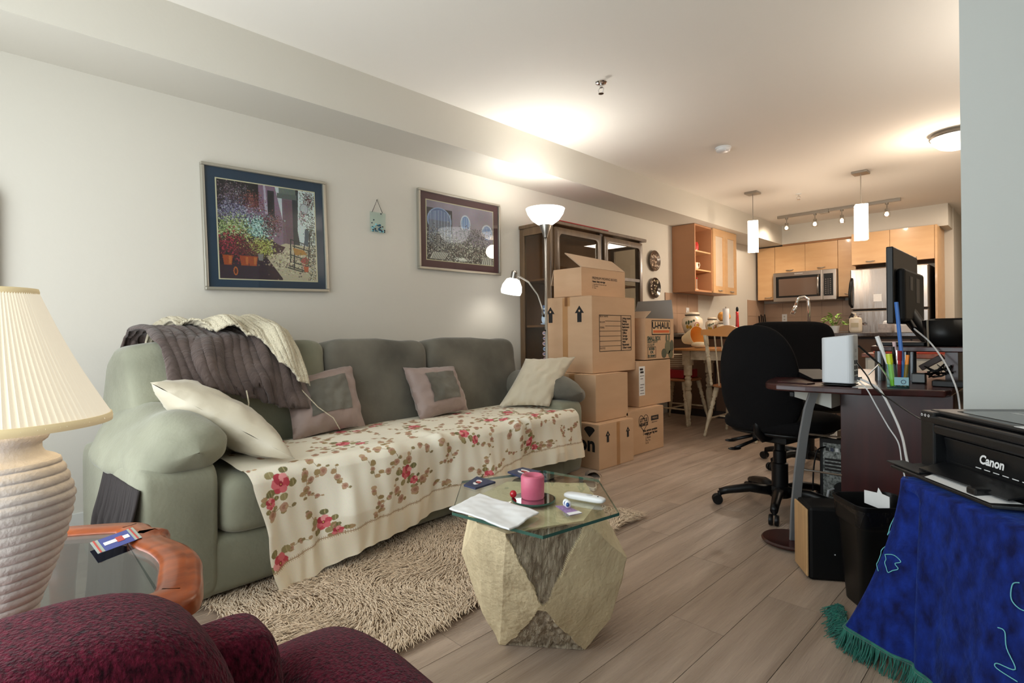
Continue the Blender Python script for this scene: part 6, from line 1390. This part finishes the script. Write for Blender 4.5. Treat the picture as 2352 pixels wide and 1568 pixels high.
# printer
pn = thing('printer', 'black all in one inkjet printer on the blue velvet', 'printer', tuple(MPn @ Vector((.22,.10,.527))), RZ)
pk = mat('printer_black', C(20,21,23), .3, bump=(300, .05)); pg_ = mat('printer_gloss', C(48,44,42), .12)
zb_, zt_ = .530, .705
mk('base_body', pbox(.0,.43,.03,.26,zb_,.665), pk, pn, bevel=.008)
pl2 = mk('left_pillar', pbox(0,.056,-.002,.05,zb_+.01,.700), pk, pn, bevel=.005); mk('right_pillar', pbox(.372,.43,-.002,.05,zb_,.700), pk, pn, bevel=.005)
mk('front_panel', MB().add([(.062,.018,.635),(.368,.018,.635),(.368,.032,.560),(.062,.032,.560),(.062,.05,.635),(.368,.05,.635),(.368,.05,.560),(.062,.05,.560)], [(0,3,2,1),(4,5,6,7),(0,1,5,4),(3,7,6,2),(0,4,7,3),(1,2,6,5)], MPn), pk, pn, bevel=.004)
mk('bezel', pbox(.056,.372,-.004,.05,.642,.668), pk, pn, bevel=.006)
mk('scanner_body', pbox(.0,.43,-.004,.275,.668,.690), pk, pn, bevel=.006); lid = mk('scanner_lid', pbox(.012,.425,.015,.275,.6905,.704), pk, pn, bevel=.006); mk('lid_plate', pbox(.07,.41,.05,.25,.704,.7052), pg_, lid)
mk('lid_label', pbox(.10,.20,.16,.175,.7052,.7058), mat('lid_silver', C(170,170,168), .3), lid)
for k in range(3): mk('button', MB().lathe([(.0025,0),(.0038,0),(.0038,.0006),(.0025,.0006)], 14, MPn @ face_m((.012+.014*k,-.0045,.688), (0,-1,0)), close=True), white, pl2)
text('Canon', .030, MPn @ face_m((.232,.0165,.603), (0,-1,.16)), white, pn, bold=.001, sx=.95)
for k in range(6): mk('slot_light', pbox(.172+k*.028,.190+k*.028,.0225,.0235,.577,.579), white, pn)
try_ = mk('paper_tray', MB().add([(-.012,-.078,.530),(.36,-.078,.530),(.42,.02,.540),(.0,.02,.540),(-.012,-.078,.538),(.36,-.078,.538),(.42,.02,.549),(.0,.02,.549)], [(0,3,2,1),(4,5,6,7),(0,1,5,4),(1,2,6,5),(2,3,7,6),(3,0,4,7)], MPn), pk, pn, bevel=.002)
mk('tray_extension', pbox(-.045,.10,-.07,-.02,.539,.544), pk, try_, bevel=.002); mk('tray_grip', pbox(.27,.30,-.07,-.03,.5395,.556), pk, try_, bevel=.004); mk('output_flap', MB().add([(.07,-.05,.550),(.36,-.045,.552),(.365,.02,.566),(.065,.02,.566)], [(0,1,2,3)], MPn), pk, try_, recalc=False).modifiers.new('s','SOLIDIFY').thickness = .004
tag(mk('paper_sheet', MB().add([(.13,-.074,.5405),(.35,-.074,.5405),(.37,-.02,.5445),(.10,-.02,.5445)], [(0,1,2,3)], MPn), paper, recalc=False), 'white paper loaded in the printer tray', 'paper')
tag(mk('paper_sheet', MB().box(.32,.46,.0,.03,.7062,.7072, MPn), paper), 'white paper resting on the right of the printer lid', 'paper')
bc = thing('bookcase', 'dark wood bookcase behind the partition edge', 'bookcase', (3.12, 2.9, 0))
mk('top', MB().box(2.942, 3.32, 2.62, 3.22, .822, .842), mahog, bc, bevel=.003); mk('side', MB().box(2.944, 2.962, 2.64, 3.20, 0, .822), mahog, bc); mk('side', MB().box(3.30, 3.318, 2.64, 3.20, 0, .822), mahog, bc); mk('back', MB().box(2.962, 3.30, 3.19, 3.20, .02, .822), mahog, bc)
for z in (.08, .45): mk('shelf', MB().box(2.962, 3.30, 2.65, 3.19, z, z+.018), mahog, bc)
bpy.context.view_layer.update()
